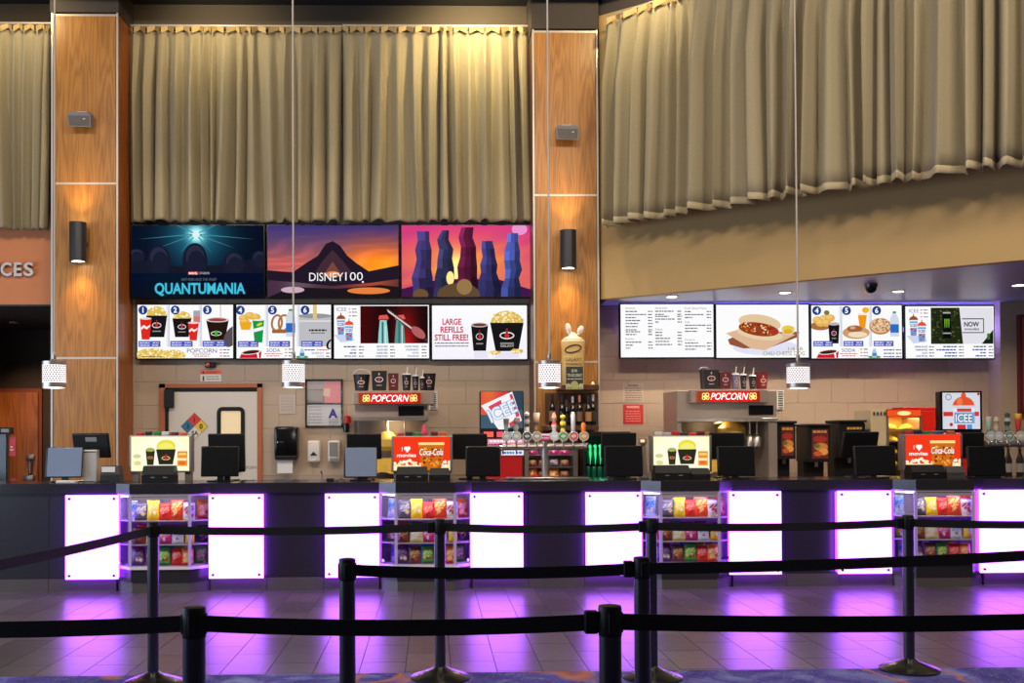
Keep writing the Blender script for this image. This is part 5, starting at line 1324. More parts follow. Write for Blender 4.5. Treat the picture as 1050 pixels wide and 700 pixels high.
for px in (704, 720):
    c0, c1 = at(px, 500, 12.75), at(px+(9 if px == 704 else 8), 432, 12.75)
    MB().rbox((c0.x, 12.72, ZBB+.052), (c1.x, 12.8, c1.z-.12), .02, 2).build('popcorn_tub', YELLOW, pm2, smooth=40)
tub(718.5, 379, 728, 398.5, YQ+.14, 'black bucket with clear handle at the back of the right popcorn machine', True)
pbag(722, 379, 737, 398.5, YQ, 'tall black popcorn bag on the right popcorn machine')
pbag(738, 381.5, 750, 398.5, YQ, 'dark red popcorn bag on the right popcorn machine', pm('dark_red_card', (92, 14, 22), .45))
tub(751, 384, 759.5, 398.5, YQ, 'lilac grey drink cup with straw on the right popcorn machine', straw=True, name='drink_cup', cat='cup', mat=pm('lilac_card', (120, 112, 140), .45))
tub(760, 384.5, 766.5, 398.5, YQ, 'black drink cup with straw on the right popcorn machine', straw=True, name='drink_cup', cat='cup')
tub(769, 385.5, 776.5, 398.5, YQ-.05, 'small black drink cup with straw beside the red bucket', straw=True, name='drink_cup', cat='cup')
tub(776, 381.5, 789.5, 398.5, YQ+.1, 'dark red bucket at the right end of the right popcorn machine', mat=pm('red_card', (120, 26, 30), .45))
p_ = at(355.8, 443, 13.5); q_ = at(355.8, 425.5, 13.5)
t = thing('wall_canister', 'small red and black canister on the wall left of the left popcorn machine', 'canister', (p_.x, YW, p_.z))
MB().lathe([(.03, 0), (.04, .01), (.04, (q_.z-p_.z)*.45), (.03, (q_.z-p_.z)*.5)], (p_.x-.01, 13.53, p_.z), 18).build('lower_body', BLACKG, t, smooth=40)
MB().lathe([(.03, (q_.z-p_.z)*.5), (.042, (q_.z-p_.z)*.55), (.042, (q_.z-p_.z)*.92), (.02, q_.z-p_.z)], (p_.x+.005, 13.53, p_.z), 18).build('upper_body', RED, t, smooth=40)
MB().box((p_.x-.02, 13.56, p_.z+.02), (p_.x+.02, YW, p_.z+.06)).build('clip', STEEL, t)
# wall vents
for x0, y0, x1, y1, lab in ((440.2, 401.5, 448.5, 419.5, 'small white vent grille on the wall right of the left popcorn machine'), (797, 400, 804, 419.5, 'small white vent grille on the wall right of the right popcorn machine')):
    a, b = at(x0, y1, 13.57), at(x1, y0, 13.57)
    t = thing('vent_grille', lab, 'vent', ((a.x+b.x)/2, YW, a.z), 'wall vents')
    MB().box((a.x, 13.575, a.z), (b.x, YW, b.z)).build('plate', WHITE, t)
    for k in range(8):
        z = a.z+.02+(b.z-a.z-.04)*k/7; MB().box((a.x+.015, 13.568, z-.006), (b.x-.015, 13.576, z+.006)).build('slat', CHAR, t)

# ---- frozen drink machines
def icee_machine(box, art, label, base_y):
    x0, y0, x1, y1 = box; Y = 12.55; a, b = at(x0, y1, Y), at(x1, y0, Y)
    t = thing('frozen_drink_machine', label, 'drink machine', ((a.x+b.x)/2, Y+.3, ZBB), 'frozen drink machines')
    MB().rbox((a.x, Y+.004, a.z-.12), (b.x, Y+.12, b.z), .012).build('screen_housing', BLACK, t); MB().rbox((a.x+.01, Y+.006, ZBB), (b.x-.01, Y+.5, a.z-.122), .012).build('cabinet', BLACK, t)
    zr1 = zat(460, Y, x0)
    MB().rbox((a.x+.02, Y-.01, ZBB+.02), (b.x-.02, Y+.01, zr1), .006, 1).build('red_front', RED, t)
    A = Art.facing(x0, y0, x1, y1, Y-.0); art(A); A.build('screen_picture', t, M_SCREEN)
    for k in range(3):
        px = x0+(x1-x0)*(.2+.3*k); c0, c1 = at(px-5, y1+8, Y-.01), at(px+5, y1+2.5, Y-.01)
        MB().rbox((c0.x, Y-.012, c0.z), (c1.x, Y+.006, c1.z), .004, 1).build('flavour_button', pm('button_%d' % k, ((226, 80, 60), (226, 60, 80), (90, 140, 210))[k], .4, emit=((236, 96, 76), (236, 76, 96), (120, 170, 230))[k], estr=.7), t)
        MB().tube((c0.x+.06, Y-.06, c0.z-.12), (c0.x+.06, Y-.06, c0.z-.2), .018).build('nozzle', CHROME, t)
    if box[0] < 600:
        B = Art.facing(x0+8, 449, x1, 467, Y-.013); B.rect(x0+8, 450, x1, 457.5, (236, 150, 176)); B.dashes(x0+10, 452.2, x1-2, (250, 240, 246), 2.2); B.dashes(x0+9, 455.8, x1-4, (70, 40, 80), 1.6); B.rect(x0+22, 461, x1, 466.5, (236, 236, 244)); B.dashes(x0+24, 464, x1-2, (70, 110, 190), 2.2); B.build('brand_strip', t, M_SCREEN)
    return t, A
def ic1(A):
    A.rect(493, 401.3, 536, 439, (66, 92, 112)); A.grid(493, 401.3, 525, 425, 8, 5, lambda u, v: (232-30*u, 84+30*math.sin(u*6)*(1-v), 60)); A.rect(521, 401.3, 536, 420, (50, 70, 88))
    cx, cy, r = 514.5, 421.5, -24
    def R(x, y, k=math.radians(-24)): return (cx+x*math.cos(k)-y*math.sin(k), cy+x*math.sin(k)+y*math.cos(k))
    A.poly([R(-17, -14), R(18, -14), R(15, 17), R(-10, 19)], (246, 242, 246)); A.poly([R(-11, -10), R(4, -11), R(3, -6), R(-9, -3)], (228, 66, 90)); A.poly([R(14, -12), R(17, -12), R(15, 12), R(11, 12)], (206, 70, 96))
    A.text('ICEE', 499.5, 414, 530.5, 428.5, (110, 160, 206), .06, rot=r); A.text('ICEE', 500, 414.5, 530, 428, (236, 240, 248), .02, rot=r); A.poly([R(2, 14), R(14, 13), R(13, 17), R(1, 18)], (226, 56, 80))
icee_machine((492, 400.5, 537, 440), ic1, 'frozen drink machine with tilted ICEE cup screen beside the beer taps', 487)
def ic2(A):
    A.rect(965, 402, 1006, 440, (214, 216, 226)); A.ell(972.5, 407, 3.2, 3.2, (120, 124, 140)); A.ell(972.5, 407, 2.4, 2.4, (214, 216, 226)); A.rect(967, 422, 977, 426.5, (216, 50, 50)); A.rect(997, 422, 1004, 426.5, (216, 50, 50)); A.ell(975, 435, 1.8, 1.8, (190, 36, 40)); A.ell(1003.5, 404, 1.4, 1.4, (190, 36, 40))
    A.poly([(976.5, 417), (1000, 417), (996.5, 440), (979.5, 440)], (226, 230, 240)); A.ell(988, 417, 11.5, 10.5, (226, 84, 44), a0=180, a1=360); A.ell(988, 405.5, 2.6, 3.2, (226, 84, 44)); A.ell(984, 412, 3, 4, (240, 120, 80)); A.rect(976.3, 415.5, 999.8, 418, (206, 206, 214))
    A.rect(981, 418.6, 996, 422, (216, 60, 60)); A.rect(978, 422.5, 999.3, 434, (110, 170, 216)); A.text('ICEE', 979, 424, 997, 433, (26, 40, 90), .07); A.text('ICEE', 979.4, 424.4, 996.6, 432.6, (246, 248, 252), .02); A.rect(981, 435, 990, 440, (206, 50, 60)); A.rect(991, 435, 996.5, 440, (90, 150, 206)); [A.rect(*q, (14, 14, 16)) for q in ((964, 401, 966, 441), (1004.8, 401, 1007, 441), (964, 401, 1007, 402.6), (964, 439.6, 1007, 441))]
icee_machine((964, 401, 1007, 441), ic2, 'frozen drink machine with upright ICEE cup screen at the right', 445)
p, q = at(944, 500, 12.8), at(964, 416, 12.8)
t = thing('red_cooler', 'plain red cooler cabinet between the food warmer and drink machine', 'cooler', ((p.x+q.x)/2, 13.1, ZBB))
MB().rbox((p.x-.04, 13.18, ZBB), (q.x+.16, 13.5, q.z), .012).build('cabinet', RED, t); MB().rbox((p.x-.02, 13.16, ZBB+.05), (q.x+.14, 13.178, q.z-.05), .006, 1).build('door', pm('red_gloss', (206, 40, 30), .25), t)

# ---- beer tap towers
BANDS = {519: [(60, 60, 62), (120, 150, 140), (120, 156, 146), (110, 104, 100), (90, 86, 84)], 529: [(90, 86, 80), (150, 140, 126), (126, 120, 108), (110, 104, 96)], 540: [(50, 48, 46), (196, 190, 184), (40, 38, 36), (150, 140, 134), (46, 42, 40), (190, 180, 170)], 550: [(60, 46, 40), (176, 130, 70), (40, 36, 60), (186, 146, 92), (206, 190, 170)],
         568: [(60, 40, 36), (222, 216, 210), (214, 206, 200), (196, 50, 56), (190, 150, 120), (170, 126, 100)], 577: [(120, 110, 40), (216, 196, 50), (90, 84, 30), (226, 206, 60), (110, 100, 34), (230, 210, 70)], 587.5: [(150, 150, 156), (180, 180, 186), (190, 190, 196), (206, 170, 166), (226, 220, 220)], 598: [(180, 110, 60), (226, 120, 40), (230, 126, 44)],
         1013: [(60, 100, 90), (130, 176, 160), (150, 190, 176), (190, 186, 180)], 1020.5: [(110, 100, 90), (200, 180, 146), (170, 150, 120), (206, 186, 150)], 1032: [(40, 50, 44), (110, 130, 110), (50, 56, 50), (170, 180, 166), (70, 80, 70)], 1043: [(120, 30, 26), (206, 50, 40), (210, 60, 46), (226, 190, 60)]}
def tap(t, px, ytop, col, bcol, Y, kind='paddle', y_b=448):
    c = at(px, y_b, Y); zt_ = at(px, ytop, Y).z; x = c.x; h = zt_-c.z
    prof = {'paddle': [(.012, 0), (.014, h*.25), (.024, h*.55), (.03, h*.95), (.024, h)], 'round': [(.012, 0), (.016, h*.2), (.03, h*.45), (.018, h*.62), (.03, h*.8), (.012, h)],
            'stick': [(.014, 0), (.022, h*.1), (.024, h*.85), (.012, h)], 'cup': [(.012, 0), (.018, h*.3), (.022, h*.35), (.034, h*.9), (.036, h)], 'figure': [(.014, 0), (.026, h*.2), (.02, h*.4), (.032, h*.6), (.02, h*.75), (.03, h*.92), (.01, h)]}[kind]
    hm = MB(); prof2 = []
    for (ra, za), (rb, zb_) in zip(prof[:-1], prof[1:]):
        for k in range(3): prof2.append((ra+(rb-ra)*k/3, za+(zb_-za)*k/3))
    prof2.append(prof[-1]); hm.lathe(prof2, (x, Y-.02, c.z), 14)
    bands = BANDS.get(px, [col])
    hm.c = [S(bands[min(len(bands)-1, int((q.z-c.z)/(h+1e-6)*len(bands)))]) for q in hm.v]
    hd = hm.build('tap_handle', M_PRINT, t, smooth=50)
    A = Art((0, 0, 10, 10), (x-.05, Y-.062, c.z+.05), (.1, 0, 0), (0, 0, -.1), (0, -1, 0), step=.0008)
    A.ell(5, 5, 4.9, 4.9, (196, 194, 192)); A.ell(5, 5, 4.1, 4.1, bcol); A.ell(5, 5, 2.4, 2.4, tuple(min(255, int(q*.6+90)) for q in bcol)); A.rect(2.6, 4.5, 7.4, 5.5, (226, 224, 220)); A.build('badge', hd, M_PRINT)
    MB(Matrix.Translation((x, Y-.05, c.z)) @ Matrix.Rotation(math.radians(90), 4, 'X')).lathe([(.05, -.01), (.052, .006), (.048, .011)], (0, 0, 0), 24).build('badge_rim', CHROME, hd, smooth=40)
    MB().tube((x, Y-.02, c.z), (x, Y-.02, c.z-.09), .012).tube((x, Y-.03, c.z-.06), (x, Y-.09, c.z-.11), .009).build('faucet', CHROME, t, smooth=50)
YT = 10.92
p = at(559, 494, YT)
t = thing('beer_tower', 'T-shaped steel beer tower with nine taps beside the oak column', 'beer tower', (p.x, YT, ZT))
zc_ = zat(458, YT, 559); a, b = at(513.5, 458, YT), at(602, 458, YT)
MB().lathe([(.06, 0), (.06, .012), (.04, .02), (.036, .03), (.036, zc_-ZT-.02)], (p.x, YT, ZT), 24).build('riser', STEEL, t, smooth=40)
MB().tube((a.x, YT, zc_), (b.x, YT, zc_), .034, n=20).build('crossbar', STEEL, t, smooth=40)
MB().lathe([(.037, -.06), (.037, .06)], (p.x, YT, zc_), 24).build('sleeve', STEEL, t, smooth=40)
for x in (a.x, b.x): MB().tube((x-.012, YT, zc_), (x+.012, YT, zc_), .04, n=20).build('end_cap', CHROME, t, smooth=40)
for px, yt, col, bc, kd in ((519, 429, (120, 150, 140), (180, 176, 176), 'paddle'), (529, 428, (140, 134, 120), (170, 170, 166), 'round'), (540, 422, (46, 44, 42), (50, 66, 60), 'figure'), (550, 423, (176, 136, 86), (150, 140, 110), 'cup'),
                            (568, 423, (210, 190, 180), (196, 200, 206), 'round'), (577, 425, (216, 190, 50), (90, 150, 90), 'figure'), (587.5, 422, (176, 176, 180), (206, 80, 84), 'stick'), (598, 433, (226, 120, 40), (206, 150, 70), 'stick')):
    tap(t, px, yt, col, bc, YT, kd, 447)
A = Art.facing(554, 444, 564.5, 452, YT-.05); A.rect(554, 444.5, 564.5, 451, (206, 60, 130)); A.rect(554, 444.5, 564.5, 446.4, (230, 220, 226)); A.dashes(555.5, 448.8, 563, (240, 200, 220), 1); A.build('name_plate', t, M_PRINT)
dt = thing('drip_tray', 'steel drip tray under the beer tower', 'tray', (p.x, YT-.1, ZT)); q0, q1 = at(518, 492, YT), at(601, 492, YT)
MB().rbox((q0.x, YT-.24, ZT), (q1.x, YT-.07, ZT+.022), .005, 1).build('tray', STEEL, dt); MB().box((q0.x+.02, YT-.23, ZT+.022), (q1.x-.02, YT-.08, ZT+.026)).build('grid', CHAR, dt)
p2 = at(1032, 494, YT); a = at(1010, 455, YT); b = at(1085, 455, YT); zc_ = zat(455, YT, 1035)
t = thing('beer_tower', 'steel beer tower with taps, cut off at the right edge', 'beer tower', (b.x-.2, YT, ZT))
MB().tube((a.x, YT, zc_), (b.x, YT, zc_), .030, n=20).build('crossbar', STEEL, t, smooth=40)
MB().tube((b.x-.25, YT, ZT), (b.x-.25, YT, zc_), .036, n=20).build('riser', STEEL, t, smooth=40)
for px, yt, col, bc, kd in ((1013, 427, (120, 160, 140), (170, 190, 180), 'paddle'), (1020.5, 427, (190, 170, 140), (190, 190, 200), 'round'), (1032, 423, (52, 60, 50), (110, 130, 110), 'figure'), (1043, 424, (196, 50, 40), (190, 180, 160), 'cup')):
    tap(t, px, yt, col, bc, YT, kd, 446.5)

# ---- snack rack and can cooler behind the beer tower
p, q = at(538, 500, 12.6), at(592, 454, 12.6)
t = thing('snack_rack', 'steel wire rack of snack packets behind the beer tower', 'rack', ((p.x+q.x)/2, 12.8, ZBB))
for x in (p.x, q.x-.05): MB().box((x, 12.6, ZBB), (x+.05, 12.65, q.z)).build('post', STEEL, t)
for y in (466, 478.5, 490): z = zat(y, 12.6, 565); MB().box((p.x+.05, 12.6, z-.01), (q.x-.05, 12.85, z)).build('shelf', STEEL, t)
MB().box((p.x, 12.86, ZBB), (q.x, 12.88, q.z)).build('back', STEELD, t)
rnd = random.Random(2); kinds = list(BAGS)
for y, ks in ((466, ('pink', 'dark violet', 'pink', 'pink')), (478.5, ('brown', 'brown', 'grey', 'brown')), (490, ('tall orange-red', 'brown', 'orange', 'brown'))):
    for i, k in enumerate(ks):
        o = bpy.data.objects.new('snack_packet', BAGS[k]); C.objects.link(o); z = zat(y, 12.6, 565)
        o.location = (p.x+.1+i*.128, 12.68, z+.002); o.scale = (.95, 1, .62); o.rotation_euler = (math.radians(-12), 0, 0)
        tag(o, '%s snack packet on the %s shelf of the wire rack, %s from the left' % (k, {466: 'top', 478.5: 'middle', 490: 'bottom'}[y], ('first', 'second', 'third', 'last')[i]), 'snack packet', 'packets in the wire rack')
p, q = at(601, 500, 12.4), at(646, 445, 12.4)
t = thing('can_cooler', 'black can cooler with a glowing green claw mark on its glass door', 'cooler', ((p.x+q.x)/2, 12.65, ZBB))
cb = MB(); cb.box((p.x-.02, 12.86, ZBB), (q.x, 12.9, q.z)).box((p.x-.02, 12.4, ZBB), (p.x, 12.9, q.z)).box((q.x-.02, 12.4, ZBB), (q.x, 12.9, q.z)).box((p.x-.02, 12.4, q.z-.02), (q.x, 12.9, q.z+.03)).box((p.x-.02, 12.4, ZBB-.0), (q.x, 12.9, ZBB+.03)); cb.build('cabinet', BLACK, t)
z2 = zat(475, 12.4, 610); MB().box((p.x, 12.42, z2-.008), (q.x-.02, 12.86, z2)).build('shelf', CHAR, t)
MB().box((p.x, 12.395, ZBB+.03), (q.x-.02, 12.4, q.z-.02)).build('glass_door', GLASS, t)
A = Art.facing(601, 441, 646, 500, 12.39, gain=1.15)
for x0 in (603.6, 608.8, 614.0):
    A.poly([(x0-.6, 456.5), (x0+1.6, 455.2), (x0+3.0, 457), (x0+2.5, 461), (x0+2.9, 465), (x0+2.2, 471), (x0+1.4, 477), (x0+1.0, 470), (x0+.2, 464), (x0+.6, 460)], (60, 240, 140))
A.build('claw_mark', t, M_LIGHTBOX)
lamp('POINT', 'cooler_light', (p.x+.2, 12.45, q.z-.1), .8, (.3, 1.0, .7), shadow_soft_size=.05)
M_CAN = pm('green_can', (24, 120, 84), .3, .3); M_CANL = pm('can_lid', (190, 196, 196), .25, .8)
for rI, z in enumerate((ZBB+.03, z2)):
    for i in range(4):
        x = p.x+.035+i*.068
        c = thing('drink_can', 'green drink can on the %s shelf of the can cooler, %s from the left' % (('lower', 'upper')[rI], ('first', 'second', 'third', 'fourth')[i]), 'can', (x, 12.47, z), 'cans in the cooler')
        hc = (z2-.008-ZBB-.03)*.85 if rI == 0 else .165
        hc = min(.165, hc)
        MB().lathe([(.025, 0), (.031, .008), (.031, hc*.92), (.026, hc)], (x, 12.47, z), 14).build('body', M_CAN, c, smooth=40); MB().lathe([(.026, hc), (.022, hc-.003)], (x, 12.47, z), 14).build('lid', M_CANL, c)

# ---- shelves with bottles on the column
Yc = 12.95
s0_, s1_ = at(574, 400, 12.75), at(613.5, 394.5, 12.75)
t = thing('wall_shelf', 'dark floating shelf on the column under the popcorn bag', 'shelf', ((s0_.x+s1_.x)/2, Yc, s0_.z)); MB().rbox((s0_.x-.02, 12.68, s0_.z), (s1_.x, Yc-.002, s1_.z), .004, 1).build('board', DARKWOOD, t)
zu = s1_.z
p, q = at(557, 438.5, 12.75), at(613, 436, 12.75)
bk0, bk1 = at(559, 437, 12.94), at(613, 400, 12.94)
t2 = thing('bottle_shelf', 'dark lower shelf with walnut back panel holding the bottles', 'shelf', ((p.x+q.x)/2, Yc, p.z)); MB().rbox((p.x, 12.68, p.z-.03), (q.x, Yc-.002, q.z), .004, 1).build('board', DARKWOOD, t2)
MB().box((bk0.x, 12.935, bk0.z), (bk1.x, 12.948, bk1.z-.03)).build('back_panel', DARKWOOD, t2)
zl_ = q.z
GL = pm('dark_bottle_glass', (20, 18, 16), .12)
for px, yt, lab, gl, lb, foil in ((566, 404, 'dark bottle with tan label at the left end of the bottle shelf', (24, 18, 18), (150, 110, 84), (30, 20, 20)), (576, 406, 'plain dark bottle, second from the left on the bottle shelf', (16, 16, 18), None, (30, 26, 30)),
                         (581, 410, 'short dark bottle with grey foil, third on the bottle shelf', (18, 18, 20), (46, 40, 40), (80, 76, 84)), (587, 406.5, 'dark bottle with silver foil neck on the bottle shelf', (16, 16, 18), (60, 50, 46), (190, 184, 188)),
                         (594, 405.5, 'dark bottle with red and white foil neck on the bottle shelf', (30, 22, 20), (120, 90, 66), (196, 110, 90)), (603, 406, 'bottle with large orange-brown label on the bottle shelf', (20, 18, 18), (176, 124, 72), (40, 34, 34)), (608.5, 404, 'tall dark bottle with white foil at the right end of the bottle shelf', (18, 18, 18), (50, 46, 36), (206, 196, 196))):
    x = at(px, 430, 12.8).x; h = at(px, yt, 12.8).z-zl_; r = .037
    yy = 12.77+(.06 if px in (581, 608.5) else 0)
    t = thing('bottle', lab, 'bottle', (x, yy, zl_), 'bottles on the column shelf')
    MB().lathe([(r*.9, 0), (r, .008), (r, h*.52), (r*.8, h*.62), (.014, h*.74), (.013, h*.97), (.015, h*.975), (.015, h)], (x, yy, zl_), 18).build('glass', pm('bottle_%d_%d_%d' % gl, gl, .12), t, smooth=40)
    MB().lathe([(.0145, h*.78), (.016, h*1.0), (.008, h*1.005)], (x, yy, zl_), 14).build('foil', pm('foil_%d_%d_%d' % foil, foil, .4), t, smooth=40)
    if lb: MB().lathe([(r+.001, h*.14), (r+.001, h*.46)], (x, yy, zl_), 18, cap=False).build('label', pm('label_%d_%d_%d' % lb, lb, .6), t, smooth=60)
# popcorn-filled bag with bunny ears and the little sign in front
a, b = at(576.5, 394, 12.75), at(600, 347, 12.75); cx = (a.x+b.x)/2; r = (b.x-a.x)/2
t = thing('popcorn_display_bag', 'clear popcorn bag reading GALAXY with white bunny ears on top', 'bag', (cx, 12.8, zu))
M_KERN = pm('kernels', (222, 184, 112), .7, bump=(70, 1.0), vary=.35)
hb = b.z-zu
mb = MB(); mb.lathe([(r*.92, 0), (r*.97, .02), (r*.98, hb*.5), (r*1.04, hb*.93), (r*.9, hb)], (0, 0, 0), 28)
for v in mb.v: v.y *= .55
for v in mb.v: v += Vector((cx, 12.81, zu))
mb.build('filled_bag', M_KERN, t, smooth=50)
mb = MB(); mb.lathe([(r*1.0, hb*.9), (r*1.02, hb*.96), (r*.8, hb*1.02), (r*.45, hb*1.06), (r*.32, hb*1.11), (r*.15, hb*1.14), (.01, hb*1.145)], (0, 0, 0), 28)
for v in mb.v: v.y *= .55
for v in mb.v: v += Vector((cx, 12.81, zu))
mb.build('bag_top', pm('white_film', (236, 226, 206), .4, bump=(30, .4)), t, smooth=60)
for px0, px1, nm in (((584.5, 344), (581.5, 331), 'ear'), ((592.5, 343), (597.5, 334), 'ear')):
    e0, e1 = at(*px0, 12.8), at(*px1, 12.8); d = (e1-e0); L_ = d.length; ang = math.atan2(d.x, d.z)
    M = Matrix.Translation((e0.x, 12.8, e0.z)) @ Matrix.Rotation(ang, 4, 'Y')
    mb = MB(); mb.lathe([(.01, 0), (.03, L_*.3), (.036, L_*.6), (.024, L_*.9), (.004, L_)], (0, 0, 0), 16)
    for v in mb.v: v.y *= .4
    mb.v = [M @ v for v in mb.v]; ear = mb.build('ear', pm('ear_white', (240, 232, 226), .7), t, smooth=60)
    mb = MB(); mb.lathe([(.006, L_*.15), (.018, L_*.4), (.02, L_*.6), (.004, L_*.85)], (0, 0, 0), 14)
    for v in mb.v: v.y = v.y*.3-.008
    mb.v = [M @ v for v in mb.v]; mb.build('inner_ear', pm('ear_pink', (226, 196, 186), .7), ear, smooth=60)
A = Art.facing(576.5, 347, 600, 394, 12.722)
A.ring(587.8, 357.5, 9.2, 4.3, 1.5, (62, 50, 48), rot=-12); A.text('GALAXY', 579.5, 366.5, 597, 370, (96, 76, 60)); A.dashes(580, 373, 597, (110, 88, 66), 1.2); A.build('bag_print', t, M_PRINT)
def gs(A):
    A.rect(580.3, 375.8, 598, 399, (46, 50, 46)); A.text('$30', 586, 378.5, 592, 381.6, (206, 206, 170), .02); A.text('TO-GO ONLY!', 581.5, 383, 597, 386, (214, 212, 190), .02); A.dashes(581.5, 388.4, 597, (200, 198, 180), 1.0)
    A.rect(580.3, 394.5, 598, 399, (176, 170, 110)); A.ell(589, 395, 4, 4.6, (176, 170, 110)); A.ell(582.5, 396, 3, 3, (190, 182, 130)); A.ell(596, 396, 3, 3, (190, 182, 130)); [A.rect(x, 396.8, x+1, 398.4, (60, 56, 40)) for x in (582, 584.5, 593, 595.5)]
flat_sign('promo_sign', 'small dark sign reading TO-GO ONLY! in front of the popcorn bag', 'sign', 580.3, 375.8, 598, 399, 12.66, gs, thick=.006)
tp_ = at(608.5, 393, 12.75); t = thing('tea_light', 'small glowing yellow light on the shelf right of the popcorn bag', 'light', (tp_.x, 12.8, zu)); MB().lathe([(.025, 0), (.025, .018)], (tp_.x, 12.8, zu), 16).build('cup', WHITE, t); MB().lathe([(.016, .018), (.012, .03), (.003, .04)], (tp_.x, 12.8, zu), 12).build('bulb', em('tea_glow', (1, .8, .3), 2.0), t)

# ---- cheese dispensers, chip warmer, food warmer
for x0, x1, y0, full, lab in ((797.5, 815.5, 434, 1, 'black nacho cheese dispenser with red food label, next to the popcorn machine'), (829, 851, 437, 1, 'black nacho cheese dispenser with red food label, standing by itself'), (861, 887, 433, 0, 'black dispenser mostly hidden behind a tilted till screen')):
    Y = 12.6; a, b = at(x0, 500, Y), at(x1, y0, Y)
    t = thing('cheese_dispenser', lab, 'dispenser', ((a.x+b.x)/2, Y+.2, ZBB), 'cheese dispensers')
    MB().prism_y([(a.x, b.z-.42), (b.x, b.z-.42), (b.x, b.z-.01), (b.x-.02, b.z), (a.x+.02, b.z), (a.x, b.z-.01)], Y, Y+.42).build('head', BLACK, t)
    MB().rbox((a.x+.01, Y+.18, ZBB), (b.x-.01, Y+.42, b.z-.4), .01).build('column', BLACK, t); MB().rbox((a.x-.01, Y-.02, ZBB), (b.x+.01, Y+.42, ZBB+.04), .008).build('drip_base', BLACK, t)
    MB().rbox((a.x-.01, Y-.03, b.z), (b.x+.015, Y+.43, b.z+.03), .01).build('lid', BLACK, t)
    lx0 = x0+3.5; 
    A = Art.facing(lx0, y0+3, x1-1.5, y0+33, Y-.003); w = x1-1.5-lx0
    if full:
        A.rect(lx0, y0+3, x1-1.5, y0+33, (104, 22, 20)); A.dashes(lx0+1, y0+5.5, x1-2.5, (222, 160, 60), 2.4); A.ell(lx0+w*.5, y0+13, w*.42, 3.4, (170, 40, 26)); A.ell(lx0+w*.55, y0+21, w*.42, 4.2, (206, 130, 50)); A.ell(lx0+w*.3, y0+20, w*.2, 2.2, (90, 110, 46)); A.ell(lx0+w*.7, y0+26, w*.28, 3.4, (226, 160, 70)); A.ell(lx0+w*.35, y0+28, w*.26, 2.6, (196, 90, 40))
    else: A.dashes(lx0+4, y0+6, x1-3, (222, 160, 60), 2.4)
    A.build('label', t, M_PRINT)
    MB().tube(((a.x+b.x)/2, Y+.1, b.z-.42), ((a.x+b.x)/2, Y+.1, b.z-.48), .02).build('nozzle', STEEL, t)
Y = 12.65; a, b = at(893.5, 500, Y), at(945, 419.5, Y); xm = at(909, 450, Y).x
t = thing('food_warmer', 'glass food warmer with orange lit header and trays of yellow food', 'food warmer', ((a.x+b.x)/2, Y+.25, ZBB))
MB().rbox((a.x, Y, ZBB), (xm, Y+.5, b.z), .006).build('side_cabinet', pm('warm_cream_panel', (176, 160, 130), .4), t)
for k in range(4): x = a.x+.03+k*.042; MB().box((x, Y-.004, b.z-.07), (x+.022, Y, b.z-.03)).build('vent_slot', CHAR, t)
MB().box((xm, Y+.48, ZBB), (b.x, Y+.5, b.z)).build('back', pm('warmer_back', (206, 170, 90), .4), t)
for x in (xm, b.x-.03): MB().box((x, Y, ZBB), (x+.03, Y+.5, b.z)).build('post', STEEL, t)
MB().box((xm, Y, b.z-.09), (b.x, Y+.5, b.z)).build('roof', RED, t)
A = Art.facing(909, 419.5, 945, 427, Y-.004, gain=1.1); A.rect(909.5, 420.5, 944.5, 426.5, (226, 80, 30)); A.ell(927, 423.5, 7, 2.2, (255, 226, 150)); A.build('lit_header', t, M_LIGHTBOX)
for k, y in enumerate((440, 452, 464, 476)):
    z = zat(y, Y, 927); MB().box((xm+.03, Y+.02, z-.012), (b.x-.03, Y+.46, z)).build('shelf', STEEL, t)
rnd = random.Random(9)
for y in (440, 452, 464, 476):
    z = zat(y, Y, 927)
    for i in range(2):
        x = xm+.1+i*.19
        mb = MB(); mb.lathe([(.02, .0), (.075, .004), (.078, .02), (.05, .05), (.012, .062)], (x, Y+.12, z), 14)
        for v in mb.v: v.z += rnd.uniform(-.004, .004) if v.z > z+.01 else 0
        tag(mb.build('food_portion', pm('yellow_food', (236, 190, 50), .6, vary=.2), smooth=50), 'heap of yellow food on the %s shelf of the warmer, %s side' % ({440: 'top', 452: 'second', 464: 'third', 476: 'lowest'}[y], ('left', 'right')[i]), 'food', 'food in the warmer')
lamp('AREA', 'warmer_lamp', ((xm+b.x)/2, Y+.2, b.z-.1), 4, (1, .62, .2), ((xm+b.x)/2, Y+.2, 0), shape='RECTANGLE', size=.35, size_y=.3)
lamp('POINT', 'warmer_lamp_low', ((xm+b.x)/2, Y+.06, zat(446, Y, 927)), .8, (1, .66, .25), shadow_soft_size=.03)
